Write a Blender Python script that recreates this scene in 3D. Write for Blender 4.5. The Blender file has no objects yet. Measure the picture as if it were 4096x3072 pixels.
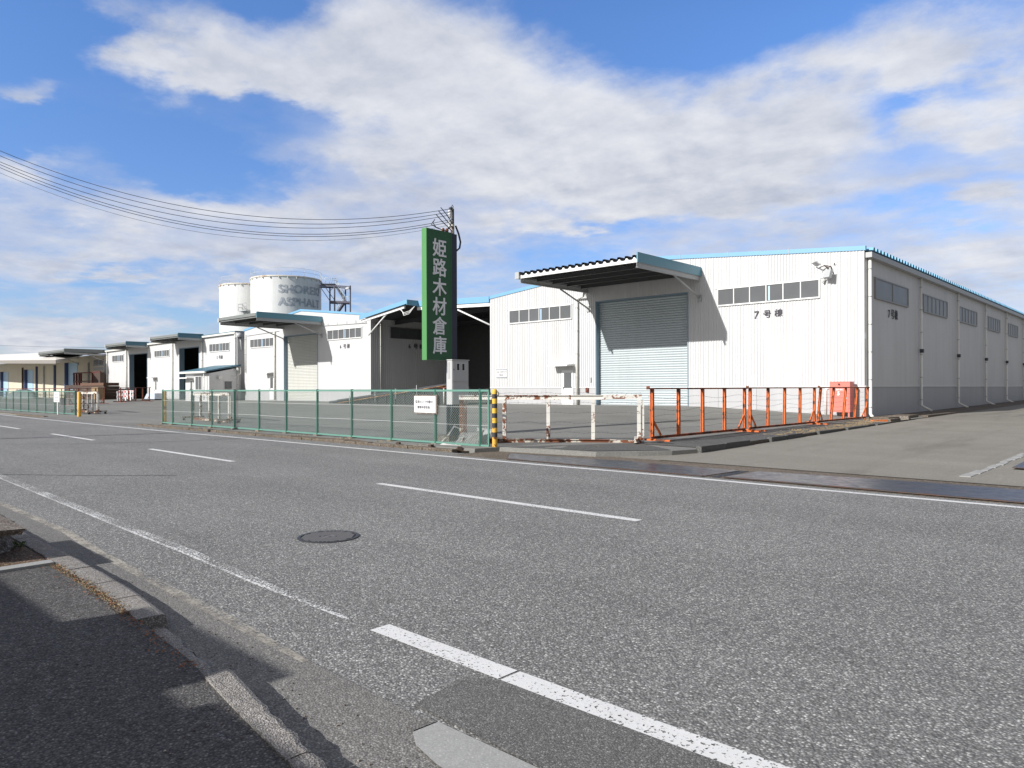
import bpy, bmesh, math, random
from mathutils import Vector, Matrix
random.seed(7)
R = math.radians
SC = bpy.context.scene
COL = SC.collection

# ---------------------------------------------------------------- camera
EYE = 1.64
HEAD = R(42.86)
F = Vector((-math.sin(HEAD), math.cos(HEAD), 0)); RT = Vector((math.cos(HEAD), math.sin(HEAD), 0)); UP = Vector((0, 0, 1))
ROLL = .003
RT2 = RT * math.cos(ROLL) - UP * math.sin(ROLL); UP2 = UP * math.cos(ROLL) + RT * math.sin(ROLL)
cam = bpy.data.cameras.new("camera"); camo = bpy.data.objects.new("camera", cam); COL.objects.link(camo)
cam.sensor_width = 36; cam.lens = 2930 / 4096 * 36; cam.shift_y = 17.2 / 4096; cam.clip_start = .05; cam.clip_end = 6000
mw = Matrix((RT2, UP2, -F)).transposed().to_4x4(); mw.translation = (0, 0, EYE)
camo.matrix_world = mw
SC.camera = camo

# ---------------------------------------------------------------- light and exposure
SUN_EL, SUN_AZ = R(29.3), R(13.5)
sun_dir = Vector((-math.sin(SUN_AZ) * math.cos(SUN_EL), -math.cos(SUN_AZ) * math.cos(SUN_EL), math.sin(SUN_EL)))
sl = bpy.data.lights.new("sun", 'SUN'); sl.energy = 4.5; sl.angle = R(.53); sl.color = (1, .975, .94)
so = bpy.data.objects.new("sun", sl); COL.objects.link(so); so.rotation_euler = sun_dir.to_track_quat('Z', 'Y').to_euler()
SC.view_settings.view_transform = 'Standard'; SC.view_settings.look = 'None'
SC.view_settings.exposure = 0.28; SC.view_settings.gamma = 1

# ---------------------------------------------------------------- node helpers
class NT:
    def __init__(s, tree): s.t = tree; s.n = tree.nodes; s.l = tree.links
    def new(s, typ, **kw):
        n = s.n.new(typ)
        for k, v in kw.items():
            if k.startswith('i_'):
                n.inputs[int(k[2:])].default_value = v
            else: setattr(n, k, v)
        return n
    def put(s, sock, v):
        if hasattr(v, 'is_output'): s.l.new(v, sock)
        elif v is not None: sock.default_value = v
    def math(s, op, a, b=None, c=None, clamp=False):
        n = s.new('ShaderNodeMath', operation=op, use_clamp=clamp)
        for i, v in enumerate((a, b, c)):
            if v is not None: s.put(n.inputs[i], v)
        return n.outputs[0]
    def vmath(s, op, a, b=None):
        n = s.new('ShaderNodeVectorMath', operation=op)
        s.put(n.inputs[0], a)
        if b is not None: s.put(n.inputs[1], b)
        return n.outputs['Value'] if op in ('DOT_PRODUCT', 'LENGTH', 'DISTANCE') else n.outputs[0]
    def noise(s, vec, scale, detail=3, rough=.5, dist=0):
        n = s.new('ShaderNodeTexNoise'); s.put(n.inputs['Vector'], vec)
        n.inputs['Scale'].default_value = scale; n.inputs['Detail'].default_value = detail
        n.inputs['Roughness'].default_value = rough; n.inputs['Distortion'].default_value = dist
        return n.outputs['Fac']
    def voro(s, vec, scale, feature='F1'):
        n = s.new('ShaderNodeTexVoronoi', feature=feature); s.put(n.inputs['Vector'], vec); n.inputs['Scale'].default_value = scale
        return n
    def ramp(s, fac, stops):
        n = s.new('ShaderNodeValToRGB'); s.put(n.inputs[0], fac)
        e = n.color_ramp.elements
        while len(e) < len(stops): e.new(.5)
        for el, (p, c) in zip(e, stops):
            el.position = p; el.color = (c, c, c, 1) if isinstance(c, (int, float)) else (*c, 1)
        return n.outputs[0]
    def mix(s, fac, a, b, blend='MIX'):
        n = s.new('ShaderNodeMix', data_type='RGBA', blend_type=blend)
        s.put(n.inputs[0], fac); s.put(n.inputs[6], (*a, 1) if isinstance(a, tuple) and len(a) == 3 else a)
        s.put(n.inputs[7], (*b, 1) if isinstance(b, tuple) and len(b) == 3 else b)
        return n.outputs[2]
    def mapr(s, v, a, b, c=0., d=1., smooth=False):
        n = s.new('ShaderNodeMapRange', interpolation_type='SMOOTHSTEP' if smooth else 'LINEAR'); s.put(n.inputs[0], v)
        for i, x in zip((1, 2, 3, 4), (a, b, c, d)): n.inputs[i].default_value = x
        return n.outputs[0]

# ---------------------------------------------------------------- sky with clouds
W = bpy.data.worlds.new("World"); SC.world = W; W.use_nodes = True
w = NT(W.node_tree); w.n.clear()
sky = w.new('ShaderNodeTexSky', sky_type='NISHITA', sun_disc=False, sun_elevation=SUN_EL, sun_rotation=R(180) + SUN_AZ,
            air_density=1.0, dust_density=.6, ozone_density=2.2)
tc = w.new('ShaderNodeTexCoord'); dirn = tc.outputs['Generated']
sep = w.new('ShaderNodeSeparateXYZ'); w.l.new(dirn, sep.inputs[0])
hz = w.math('MAXIMUM', sep.outputs[2], 0.0)
den = w.math('ADD', hz, .16)
cx_ = w.math('DIVIDE', sep.outputs[0], den); cy_ = w.math('DIVIDE', sep.outputs[1], den)
comb = w.new('ShaderNodeCombineXYZ'); w.l.new(cx_, comb.inputs[0]); w.l.new(cy_, comb.inputs[1])
cp = comb.outputs[0]
# bearings of the cloud bank: tangent-plane coordinates of the sky direction round the north-west
df = w.math('MAXIMUM', w.vmath('DOT_PRODUCT', dirn, tuple(F)), .05)
su = w.math('DIVIDE', w.vmath('DOT_PRODUCT', dirn, tuple(RT)), df)
sv = w.math('DIVIDE', sep.outputs[2], df)
n1 = w.noise(cp, 1.9, 9, .57, .2)
n2 = w.noise(cp, 7.5, 6, .62, .15)
n3 = w.noise(cp, 3.2, 8, .6, .15)
wob = w.math('MULTIPLY', w.math('SUBTRACT', n1, .5), .22)
su2 = w.math('ADD', su, wob); sv2 = w.math('ADD', sv, w.math('MULTIPLY', wob, .8))
def blob(px, py, rx, ry, amp, tilt=0):
    u0, v0 = (px - 1106) / 1582, (839 - py) / 1582
    ct, st = math.cos(tilt), math.sin(tilt)
    du = w.math('SUBTRACT', su2, u0); dv = w.math('SUBTRACT', sv2, v0)
    a = w.math('ADD', w.math('MULTIPLY', du, ct / (rx / 1582)), w.math('MULTIPLY', dv, st / (rx / 1582)))
    b = w.math('ADD', w.math('MULTIPLY', du, -st / (ry / 1582)), w.math('MULTIPLY', dv, ct / (ry / 1582)))
    r2 = w.math('ADD', w.math('MULTIPLY', a, a), w.math('MULTIPLY', b, b))
    return w.math('MULTIPLY', w.math('POWER', 2.718, w.math('MULTIPLY', r2, -1.0)), amp)
BL = [(330, 70, 240, 60, .75, -.25), (560, 150, 260, 75, .7, -.3), (900, 100, 270, 150, .9, -.2), (1150, 260, 330, 130, .85, -.25), (1450, 330, 380, 120, .85, -.1), (1760, 230, 200, 140, .75, .5),
      (2150, 130, 260, 150, .75, .1), (2120, 350, 200, 110, .7, 0), (1000, 400, 420, 90, .7, 0), (760, 330, 260, 40, .55, -.05), (1500, 470, 500, 60, .4, 0),
      (40, 345, 110, 45, .7, 0), (430, 440, 330, 55, .6, 0), (250, 560, 420, 50, .55, 0), (90, 180, 110, 22, .5, -.12), (350, 235, 120, 22, .3, -.2), (700, 560, 400, 60, .4, 0),
      (1700, 620, 600, 90, .4, 0), (2120, 590, 220, 90, .6, .2), (60, 705, 90, 30, .8, 0), (240, 725, 110, 25, .6, 0), (500, 640, 400, 20, .3, 0), (350, 740, 700, 30, .4, 0),
      (1450, 40, 210, 65, -.9, -.33), (1670, 10, 140, 60, -.75, 0), (1640, 150, 170, 40, .45, .2), (330, 320, 210, 85, -.9, -.15), (560, 230, 120, 50, -.6, -.4), (110, 260, 220, 50, -.8, 0), (60, 60, 160, 70, -.9, 0), (500, 390, 260, 26, -.5, 0),
      (1930, 250, 50, 80, -.5, .3), (1950, 360, 90, 25, -.45, 0), (1950, 120, 130, 70, .5, 0), (560, 15, 160, 30, -.6, 0), (640, 400, 200, 26, -.45, 0), (120, 610, 200, 25, -.6, 0), (420, 680, 360, 20, -.45, 0),
      (1430, 500, 260, 20, -.55, .08), (1300, 560, 330, 24, -.35, .05), (1930, 455, 230, 22, -.6, .05), (1150, 600, 200, 24, -.3, 0), (2100, 500, 150, 20, -.35, 0)]
cov = None
for b in BL:
    o = blob(*b); cov = o if cov is None else w.math('ADD', cov, o)
# broken-cloud noise; an added grey bank covers it out of view
base = w.math('ADD', w.math('MULTIPLY', n1, 1.5), w.math('ADD', w.math('MULTIPLY', n2, .45), w.math('MULTIPLY', n3, .75)))
dens = w.math('ADD', w.math('SUBTRACT', base, 1.5), w.math('MULTIPLY', cov, .55))
alpha = w.mapr(dens, -.12, .42, 0, 1, True)
alpha = w.math('MULTIPLY', alpha, .95)
lit = w.noise(w.vmath('ADD', cp, (.06, -.05, 0)), 3.2, 8, .6, .15)
rel = w.math('MULTIPLY', w.math('SUBTRACT', n3, lit), 1.6)
shade = w.math('ADD', w.math('ADD', w.math('MULTIPLY', w.noise(cp, 1.1, 4, .5, 0), .75), w.math('MULTIPLY', rel, .55)), w.math('MULTIPLY', w.math('SUBTRACT', .5, n2), .25))
ccol = w.ramp(shade, [(.20, (6.7, 6.8, 7.1)), (.38, (5.6, 5.8, 6.35)), (.60, (4.1, 4.45, 5.3))])
# thin veil of broken layer cloud low over the horizon
low = w.math('MULTIPLY', w.mapr(sv, .03, .20, .9, 1, True), w.mapr(sv, .24, .44, 1, 0, True))
vn = w.math('ADD', w.math('MULTIPLY', w.noise(cp, 1.3, 8, .6, .2), 1.0), w.math('ADD', w.math('MULTIPLY', n2, .35), w.math('MULTIPLY', cov, .30)))
veil = w.math('MULTIPLY', w.mapr(vn, .46, .90, 0, .80, True), low)
vcol = w.ramp(w.math('ADD', w.noise(cp, 2.3, 7, .62, .2), w.math('MULTIPLY', rel, .2)), [(.32, (5.9, 6.1, 6.7)), (.52, (4.9, 5.25, 6.3)), (.72, (3.9, 4.35, 5.7))])
skc = w.new('ShaderNodeHueSaturation'); skc.inputs['Saturation'].default_value = 1.12; skc.inputs['Value'].default_value = 1.0
w.l.new(sky.outputs[0], skc.inputs['Color'])
skc2 = w.mix(veil, w.mix(1, skc.outputs[0], w.mix(w.mapr(sv, .0, .5), (.88, .95, 1.26), (1.16, 1.32, 1.68)), 'MULTIPLY'), vcol)
# out of view, an added grey bank sets the shade fill, brighter sunward
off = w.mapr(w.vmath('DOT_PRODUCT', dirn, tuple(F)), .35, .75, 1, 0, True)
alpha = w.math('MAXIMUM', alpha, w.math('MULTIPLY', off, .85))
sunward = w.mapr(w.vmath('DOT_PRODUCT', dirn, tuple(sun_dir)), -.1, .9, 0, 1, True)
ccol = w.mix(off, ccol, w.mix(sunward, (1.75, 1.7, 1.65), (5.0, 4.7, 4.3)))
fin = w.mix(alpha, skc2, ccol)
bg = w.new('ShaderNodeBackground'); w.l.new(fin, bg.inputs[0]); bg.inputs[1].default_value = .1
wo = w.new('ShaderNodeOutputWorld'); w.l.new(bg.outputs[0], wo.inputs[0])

# ---------------------------------------------------------------- survey: image bearing -> point of a known plane
def ray(x, y): return F + RT2 * ((x - 2048) / 2930) + UP2 * ((1553.2 - y) / 2930)
def on_z(x, y, z=0):
    d = ray(x, y); return Vector((0, 0, EYE)) + d * ((z - EYE) / d.z)
def on_y(x, y, Y):
    d = ray(x, y); return Vector((0, 0, EYE)) + d * (Y / d.y)
def at(lat, dep, z=0):
    p = RT * lat + F * dep; return Vector((p.x, p.y, z))
def lerp(a, b, t): return a + (b - a) * t
def piece(x, pts):
    if x <= pts[0][0]: return pts[0][1]
    for (a, va), (b, vb) in zip(pts, pts[1:]):
        if x <= b: return lerp(va, vb, (x - a) / (b - a))
    return pts[-1][1]
def zyard(x, y):
    zf = piece(x, [(-110, .40), (-70, .52), (-40, .60), (-19, .63), (-11, .27), (-8.8, .24)])
    a = piece(x, [(-18, .05), (-12, .12), (-8.8, .10)])
    t = max(0, min(1, (y - 13.4) / 22.3)); return lerp(a, zf, t)
def zside(x, y):
    return .01 + .21 * max(0, min(1, (y - 13.9) / 21)) + .006 * max(0, y - 35)

# ---------------------------------------------------------------- materials
MATS = {}
def mat(name, build):
    if name in MATS: return MATS[name]
    m = bpy.data.materials.new(name); m.use_nodes = True
    t = NT(m.node_tree); b = t.n['Principled BSDF']
    build(t, b); MATS[name] = m; return m
def obj_co(t): return t.new('ShaderNodeTexCoord').outputs['Object']
def bump(t, b, h, strength=.3, dist=.01):
    n = t.new('ShaderNodeBump'); n.inputs['Strength'].default_value = strength; n.inputs['Distance'].default_value = dist
    t.put(n.inputs['Height'], h); t.l.new(n.outputs[0], b.inputs['Normal'])
def plain(name, c, rough=.6, metal=0, var=.12, scale=3., spec=.5):
    def f(t, b):
        co = obj_co(t); n = t.noise(co, scale, 5, .6)
        k = tuple(x * (1 - var) for x in c); k2 = tuple(min(1, x * (1 + var)) for x in c)
        t.l.new(t.mix(n, k, k2), b.inputs['Base Color']); b.inputs['Roughness'].default_value = rough
        b.inputs['Metallic'].default_value = metal; b.inputs['Specular IOR Level'].default_value = spec
    return mat(name, f)
def rusty(name, c, amount=.5, scale=4., rc=((.10, .032, .016), (.26, .085, .03)), rough=.6):
    def f(t, b):
        co = obj_co(t); n = t.noise(co, scale, 6, .68, .4); n2 = t.noise(co, scale * 5, 4, .6)
        r = t.mix(n2, rc[0], rc[1])
        m = t.mapr(t.math('ADD', n, t.math('MULTIPLY', t.math('SUBTRACT', n2, .5), .25)), 1 - amount - .02, 1 - amount + .04, 0, 1, True)
        base = t.mix(t.noise(co, scale * 2, 3), tuple(x * .82 for x in c), c)
        t.l.new(t.mix(m, base, r), b.inputs['Base Color']); b.inputs['Roughness'].default_value = rough
        bump(t, b, m, .3, .004)
    return mat(name, f)
def streaked(name, c, dirt=.14, rough=.45, runs=0):
    def f(t, b):
        co = obj_co(t)
        mp = t.new('ShaderNodeMapping'); t.l.new(co, mp.inputs[0]); mp.inputs['Scale'].default_value = (2.2, 2.2, .12)
        n = t.noise(mp.outputs[0], 1.4, 5, .6); n2 = t.noise(co, .35, 4, .6)
        fac = t.mapr(t.math('ADD', t.math('MULTIPLY', n, .6), t.math('MULTIPLY', n2, .5)), .45, .85)
        bc = t.mix(fac, c, tuple(x * (1 - dirt * 1.6) for x in c))
        if runs:
            mp2 = t.new('ShaderNodeMapping'); t.l.new(co, mp2.inputs[0]); mp2.inputs['Scale'].default_value = (5, 5, .16)
            rm = t.mapr(t.math('ADD', t.noise(mp2.outputs[0], 1.2, 4, .6), t.math('MULTIPLY', n2, .35)), .86, 1.0, 0, runs)
            bc = t.mix(rm, bc, (.40, .33, .26))
        t.l.new(bc, b.inputs['Base Color']); b.inputs['Roughness'].default_value = rough
    return mat(name, f)

def asphalt(name, lo, mid, hi, stone=70, coarse=9, patchy=.12, tint=None, b_str=.5, grain=.22, gapd=.6):
    def f(t, b):
        co = obj_co(t)
        v = t.voro(co, stone)
        cid = t.new('ShaderNodeSeparateColor'); t.l.new(v.outputs['Color'], cid.inputs[0])
        st = t.ramp(cid.outputs[0], [(0, lo), (.35, mid), (.72, mid), (.97, hi), (1, tuple(min(1, x * 1.25) for x in hi))])
        gap = t.mapr(v.outputs['Distance'], .25, .62, 0, 1)
        st = t.mix(t.math('MULTIPLY', gap, gapd), st, tuple(x * .35 for x in lo))
        v2 = t.voro(co, coarse * 2.6); c2 = t.new('ShaderNodeSeparateColor'); t.l.new(v2.outputs['Color'], c2.inputs[0])
        k2 = t.mapr(c2.outputs[1], 0, 1, 1 - grain * .5, 1 + grain * .5)
        n = t.noise(co, coarse * 3.4, 4, .75); k = t.mapr(n, .3, .7, 1 - grain, 1 + grain)
        lane = t.new('ShaderNodeMapping'); t.l.new(co, lane.inputs[0]); lane.inputs['Scale'].default_value = (.035, .9, 1)
        bn = t.math('ADD', t.math('MULTIPLY', t.noise(co, .32, 4, .6), .6), t.math('MULTIPLY', t.noise(lane.outputs[0], 1.0, 3, .5), .4))
        big = t.mapr(bn, .33, .67, 1 - patchy, 1 + patchy)
        kk = t.math('MULTIPLY', t.math('MULTIPLY', k, big), k2)
        cc = t.new('ShaderNodeCombineColor'); [t.l.new(kk, cc.inputs[i]) for i in range(3)]
        col = t.mix(1, st, cc.outputs[0], 'MULTIPLY')
        if tint:
            tv = t.new('ShaderNodeMapping'); t.l.new(co, tv.inputs[0]); tv.inputs['Scale'].default_value = tint[2] if len(tint) > 2 else (1, 1, 1)
            tm = t.mapr(t.noise(tv.outputs[0], .55, 5, .65), .48, .72, 0, tint[1], True); col = t.mix(tm, col, tint[0])
        t.l.new(col, b.inputs['Base Color']); b.inputs['Roughness'].default_value = .88; b.inputs['Specular IOR Level'].default_value = .25
        h = t.math('SUBTRACT', t.math('MULTIPLY', n, .6), t.math('MULTIPLY', v.outputs['Distance'], .9))
        bump(t, b, h, b_str, .012)
    return mat(name, f)

M = {}
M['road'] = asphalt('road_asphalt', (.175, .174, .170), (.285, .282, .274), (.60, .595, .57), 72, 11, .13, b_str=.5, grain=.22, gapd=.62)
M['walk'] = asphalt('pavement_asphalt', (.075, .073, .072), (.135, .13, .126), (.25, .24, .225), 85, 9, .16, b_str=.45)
M['yard'] = asphalt('yard_asphalt', (.19, .19, .176), (.228, .225, .208), (.29, .285, .265), 60, 16, .13, ((.155, .153, .142), .7, (.35, .9, 1)), b_str=.06, grain=.08, gapd=.25)
M['side'] = asphalt('side_road_surface', (.22, .207, .178), (.258, .242, .208), (.31, .295, .255), 60, 18, .10, ((.165, .152, .132), .75, (1.6, .28, 1)), b_str=.04, grain=.05, gapd=.15)
M['patch'] = asphalt('patch_asphalt', (.14, .138, .134), (.19, .187, .18), (.34, .335, .32), 120, 14, .07, b_str=.3, grain=.14)
M['gutter'] = asphalt('gutter_concrete', (.18, .172, .162), (.25, .241, .226), (.36, .352, .33), 90, 10, .14, ((.30, .275, .235), .3), b_str=.35, grain=.16)
M['kerb'] = asphalt('kerb_concrete', (.22, .207, .19), (.375, .352, .325), (.50, .475, .44), 105, 7, .16, ((.32, .24, .18), .35), b_str=.55)
M['kerbfar'] = asphalt('far_kerb_concrete', (.13, .105, .08), (.215, .178, .14), (.34, .29, .235), 40, 9, .22, ((.10, .085, .05), .5), b_str=.25)
M['apron'] = asphalt('dark_apron_asphalt', (.10, .10, .095), (.15, .148, .14), (.24, .235, .22), 60, 10, .15, b_str=.2, grain=.14)
M['earth'] = asphalt('bare_earth', (0.117, 0.078, 0.058), (0.221, 0.150, 0.104), (0.390, 0.286, 0.182), 60, 6, .3, ((.11, .12, .05), .5), b_str=.7)
M['conc'] = asphalt('smooth_concrete', (.34, .34, .33), (.37, .37, .355), (.40, .40, .39), 110, 16, .07, b_str=.06, grain=.06, gapd=.2)
M['stone'] = asphalt('worn_stone', (0.144, 0.120, 0.102), (0.264, 0.228, 0.198), (0.432, 0.396, 0.336), 60, 6, .25, b_str=.6)
M['base'] = plain('ground_soil', (.18, .175, .16), .9)
def paintline(wear, name):
    def f(t, b):
        co = obj_co(t); v = t.voro(co, 70); n = t.noise(co, 38, 4, .65); n3 = t.noise(co, 1.3, 3)
        m = t.mapr(t.math('ADD', t.math('ADD', n, t.math('MULTIPLY', v.outputs['Distance'], .32)), t.math('MULTIPLY', n3, .35)), 1.02 - wear, 1.08 - wear, 0, 1)
        wh = t.mix(t.noise(co, 4, 4), (.62, .62, .61), (.76, .76, .75))
        t.l.new(wh, b.inputs['Base Color']); t.l.new(t.math('SUBTRACT', 1, m), b.inputs['Alpha']); b.inputs['Roughness'].default_value = .75
        bump(t, b, n, .3, .006)
    return mat(name, f)
M['line'] = paintline(.06, 'road_paint'); M['line_worn'] = paintline(.27, 'worn_road_paint'); M['line_thin'] = paintline(.18, 'thin_road_paint'); M['line_mid'] = paintline(.085, 'scuffed_road_paint')
def sanddecal(t, b):
    co = obj_co(t); n = t.noise(co, 2.2, 6, .7); n2 = t.noise(co, 45, 4, .7)
    t.l.new(t.mix(n2, (.36, .33, .28), (.50, .47, .41)), b.inputs['Base Color']); b.inputs['Roughness'].default_value = .95
    t.l.new(t.mapr(t.math('ADD', n, t.math('MULTIPLY', n2, .7)), .72, .95, 0, .85), b.inputs['Alpha'])
M['sand'] = mat('drifted_sand', sanddecal)
M['white'] = streaked('white_steel_sheet', (.635, .635, .633), .10, .42, .35)
M['whiteplain'] = plain('white_paint', (.78, .78, .77), .4, var=.04)
M['plinth'] = streaked('grey_plinth_panel', (.47, .47, .475), .10, .6)
M['blue'] = plain('light_blue_paint', (.185, .395, .60), .4, var=.06, scale=.7)
M['blueroof'] = plain('blue_roof_sheet', (.20, .43, .62), .4, var=.1)
M['teal'] = plain('teal_fascia_paint', (.13, .30, .38), .45, var=.07)
M['darkteal'] = plain('dark_teal_fascia_paint', (.07, .17, .23), .5, var=.08)
M['greysteel'] = plain('grey_steel_paint', (.42, .43, .43), .5, var=.1)
M['darksteel'] = plain('dark_steel', (.055, .058, .066), .55, var=.25)
M['darkbeam'] = plain('shaded_grey_beam', (.10, .10, .10), .6, var=.2)  # purlin grey darkened, deep shade under the canopy put into the colour
M['canopygrey'] = plain('grey_green_canopy_edge', (.20, .215, .21), .6, var=.15)
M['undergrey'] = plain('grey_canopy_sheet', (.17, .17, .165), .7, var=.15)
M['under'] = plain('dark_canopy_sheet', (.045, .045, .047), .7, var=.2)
M['jamb'] = plain('blue_grey_jamb', (.22, .31, .38), .45, var=.05)
M['shutter'] = streaked('shutter_slat', (.50, .55, .565), .08, .4)
M['shutter_cream'] = streaked('cream_shutter_slat', (.60, .60, .56), .10, .45)
M['pvc'] = plain('white_pvc_pipe', (.72, .71, .66), .35, var=.05)
M['frame'] = plain('white_window_frame', (.74, .74, .73), .35, var=.04)
M['wframe'] = plain('weathered_frame', (.30, .30, .30), .5, var=.1)
M['dframe'] = plain('dark_window_frame', (.13, .13, .135), .4, var=.1)
def glass(name, c, rough):
    def f(t, b):
        co = obj_co(t); n = t.noise(co, .8, 3)
        t.l.new(t.mix(n, tuple(x * .75 for x in c), tuple(x * 1.25 for x in c)), b.inputs['Base Color'])
        b.inputs['Roughness'].default_value = rough; b.inputs['Specular IOR Level'].default_value = .5
    return mat(name, f)
M['glass'] = glass('frosted_wired_glass', (.115, .12, .125), .22)
M['glass_side'] = glass('clear_side_glass', (.22, .222, .225), .4)
M['flashrust'] = rusty('rust_spotted_flashing', (.55, .54, .52), .40, 1.2)
M['ink'] = plain('black_lettering', (.05, .045, .06), .6, var=.1)
M['faded'] = mat('faded_blue_lettering', lambda t, b: (t.l.new(t.mix(t.mapr(t.noise(obj_co(t), 2.2, 6, .75), .42, .62), (.30, .325, .37), (.55, .565, .58)), b.inputs['Base Color']), setattr(b.inputs['Roughness'], 'default_value', .6)))
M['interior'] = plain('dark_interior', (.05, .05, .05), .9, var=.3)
M['signgreen'] = plain('green_sign_paint', (.030, .120, .048), .45, var=.10, scale=1.5)
M['signedge'] = plain('sunlit_green_edge', (.08, .26, .085), .5, var=.08, scale=2)  # lighter copy of the sign green, sunlight on the edge put into colour
M['navy'] = plain('navy_steel', (.035, .04, .065), .5, var=.2)
M['signtext'] = plain('pale_sign_lettering', (.90, .905, .93), .5, var=.03)
M['cabinet'] = plain('cream_grey_cabinet', (.53, .53, .525), .45, var=.03)
M['black'] = plain('black_rubber', (.02, .02, .022), .6, var=.2)
M['porcelain'] = plain('white_porcelain', (.75, .75, .72), .2, var=.03)
M['wire'] = plain('black_cable', (.03, .03, .045), .5, var=.2)
M['fencegreen'] = plain('mint_fence_rail', (.13, .285, .23), .4, var=.08)
M['fencepost'] = plain('green_fence_post', (.035, .13, .095), .4, var=.1)
M['mesh'] = plain('coated_mesh_wire', (.27, .34, .31), .45, var=.1)
M['galv'] = plain('galvanised_wire', (.55, .57, .57), .4, var=.1)
M['yellow'] = rusty('yellow_post_paint', (.78, .46, .07), .40, 4)
M['yellowclean'] = rusty('yellow_band_paint', (.80, .52, .06), .30, 5)
M['blackband'] = rusty('black_band_paint', (.045, .045, .045), .36, 6)
M['gatewhite'] = rusty('rusty_white_gate_paint', (.75, .73, .67), .45, 2.6)
M['gaterust'] = rusty('heavy_rust_gate_paint', (.62, .58, .50), .56, 3.2)
M['orange'] = rusty('orange_barrier_paint', (.74, .17, .032), .465, 2.6, ((.04, .018, .012), (.20, .06, .022)))
M['orangetop'] = rusty('rust_brown_rail', (.50, .125, .035), .48, 4, ((.04, .02, .014), (.10, .04, .02)))
M['farbarrier'] = rusty('faded_red_barrier_paint', (.42, .09, .05), .5, 3)
M['redbox'] = plain('faded_red_paint', (.80, .20, .155), .5, var=.07, scale=1.6)
M['red'] = plain('red_plastic', (.62, .05, .06), .5, var=.1)
M['reddark'] = rusty('dark_red_steel', (.13, .022, .022), .45, 4)
M['plate'] = mat('dark_steel_plate', lambda t, b: (
    t.l.new(t.mix(t.mapr(t.noise(obj_co(t), 1.6, 6, .7), .45, .75), (.05, .05, .056), (.105, .08, .066)), b.inputs['Base Color']),
    t.l.new(t.mapr(t.noise(obj_co(t), 6, 4, .6), .3, .7, .26, .42), b.inputs['Roughness']), setattr(b.inputs['Metallic'], 'default_value', .35)))
M['rustedge'] = rusty('rusted_edge', (.07, .055, .048), .5, 5, ((.05, .03, .022), (.12, .06, .035)))
M['irongrid'] = plain('worn_iron_grid', (.16, .155, .15), .5, .2, var=.25, scale=20)
M['irondark'] = plain('dirty_iron', (.03, .03, .03), .7, .2, var=.25, scale=20)
M['iron'] = plain('cast_iron', (.055, .055, .055), .5, .4, var=.25, scale=20)
M['cream'] = streaked('cream_wall', (.66, .60, .47), .10, .6)
M['taupe'] = plain('shaded_taupe_fascia', (.27, .25, .23), .6, var=.06)  # fascia tone darkened to carry its shade in the colour
M['creamroof'] = plain('white_roof_sheet', (.74, .71, .66), .5, var=.04)
M['lightblue'] = plain('pale_blue_door', (.42, .60, .78), .45, var=.05)
M['navydoor'] = plain('dark_blue_steel', (.05, .07, .15), .5, var=.1)
M['brown'] = plain('brown_timber', (.085, .055, .04), .8, var=.35, scale=2)
M['browndark'] = plain('dark_brown_tarp', (.07, .045, .035), .8, var=.4, scale=1.2)
M['railtan'] = rusty('tan_rail_paint', (.45, .26, .12), .5, 3)
M['cardboard'] = plain('cardboard_brown', (.30, .21, .12), .8, var=.2)
M['rustbrown'] = plain('rust_brown_board', (.13, .07, .045), .8, var=.3)
M['rustred'] = plain('rust_red_timber', (.30, .09, .05), .8, var=.3)
M['tank'] = streaked('tank_white', (.74, .74, .72), .14, .45, .4)
M['tankrust'] = rusty('tank_rim_rust', (.66, .62, .55), .42, .8, ((.30, .20, .12), (.50, .40, .28)))
M['towersteel'] = plain('purple_grey_steel', (.13, .125, .155), .6, var=.2)
M['sack'] = asphalt('grey_weave_sack', (.22, .22, .215), (.30, .295, .29), (.38, .375, .365), 30, 6, .3, b_str=.4)
M['sackpale'] = plain('pale_plastic_fold', (.56, .54, .51), .6, var=.2, scale=8)
M['straw'] = plain('dry_straw', (.34, .25, .14), .9, var=.4, scale=9)
M['weed'] = plain('green_weed', (.08, .13, .03), .8, var=.5, scale=9)
M['leaf'] = plain('dead_leaf', (.24, .11, .06), .9, var=.5, scale=14)
M['tar'] = plain('dark_line', (.03, .03, .032), .6, var=.3, scale=12)
M['tarp'] = plain('silver_blue_sheet', (.50, .55, .62), .4, var=.25, scale=2)
M['lampmetal'] = plain('grey_lamp_metal', (.45, .46, .47), .4, var=.15)

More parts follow.
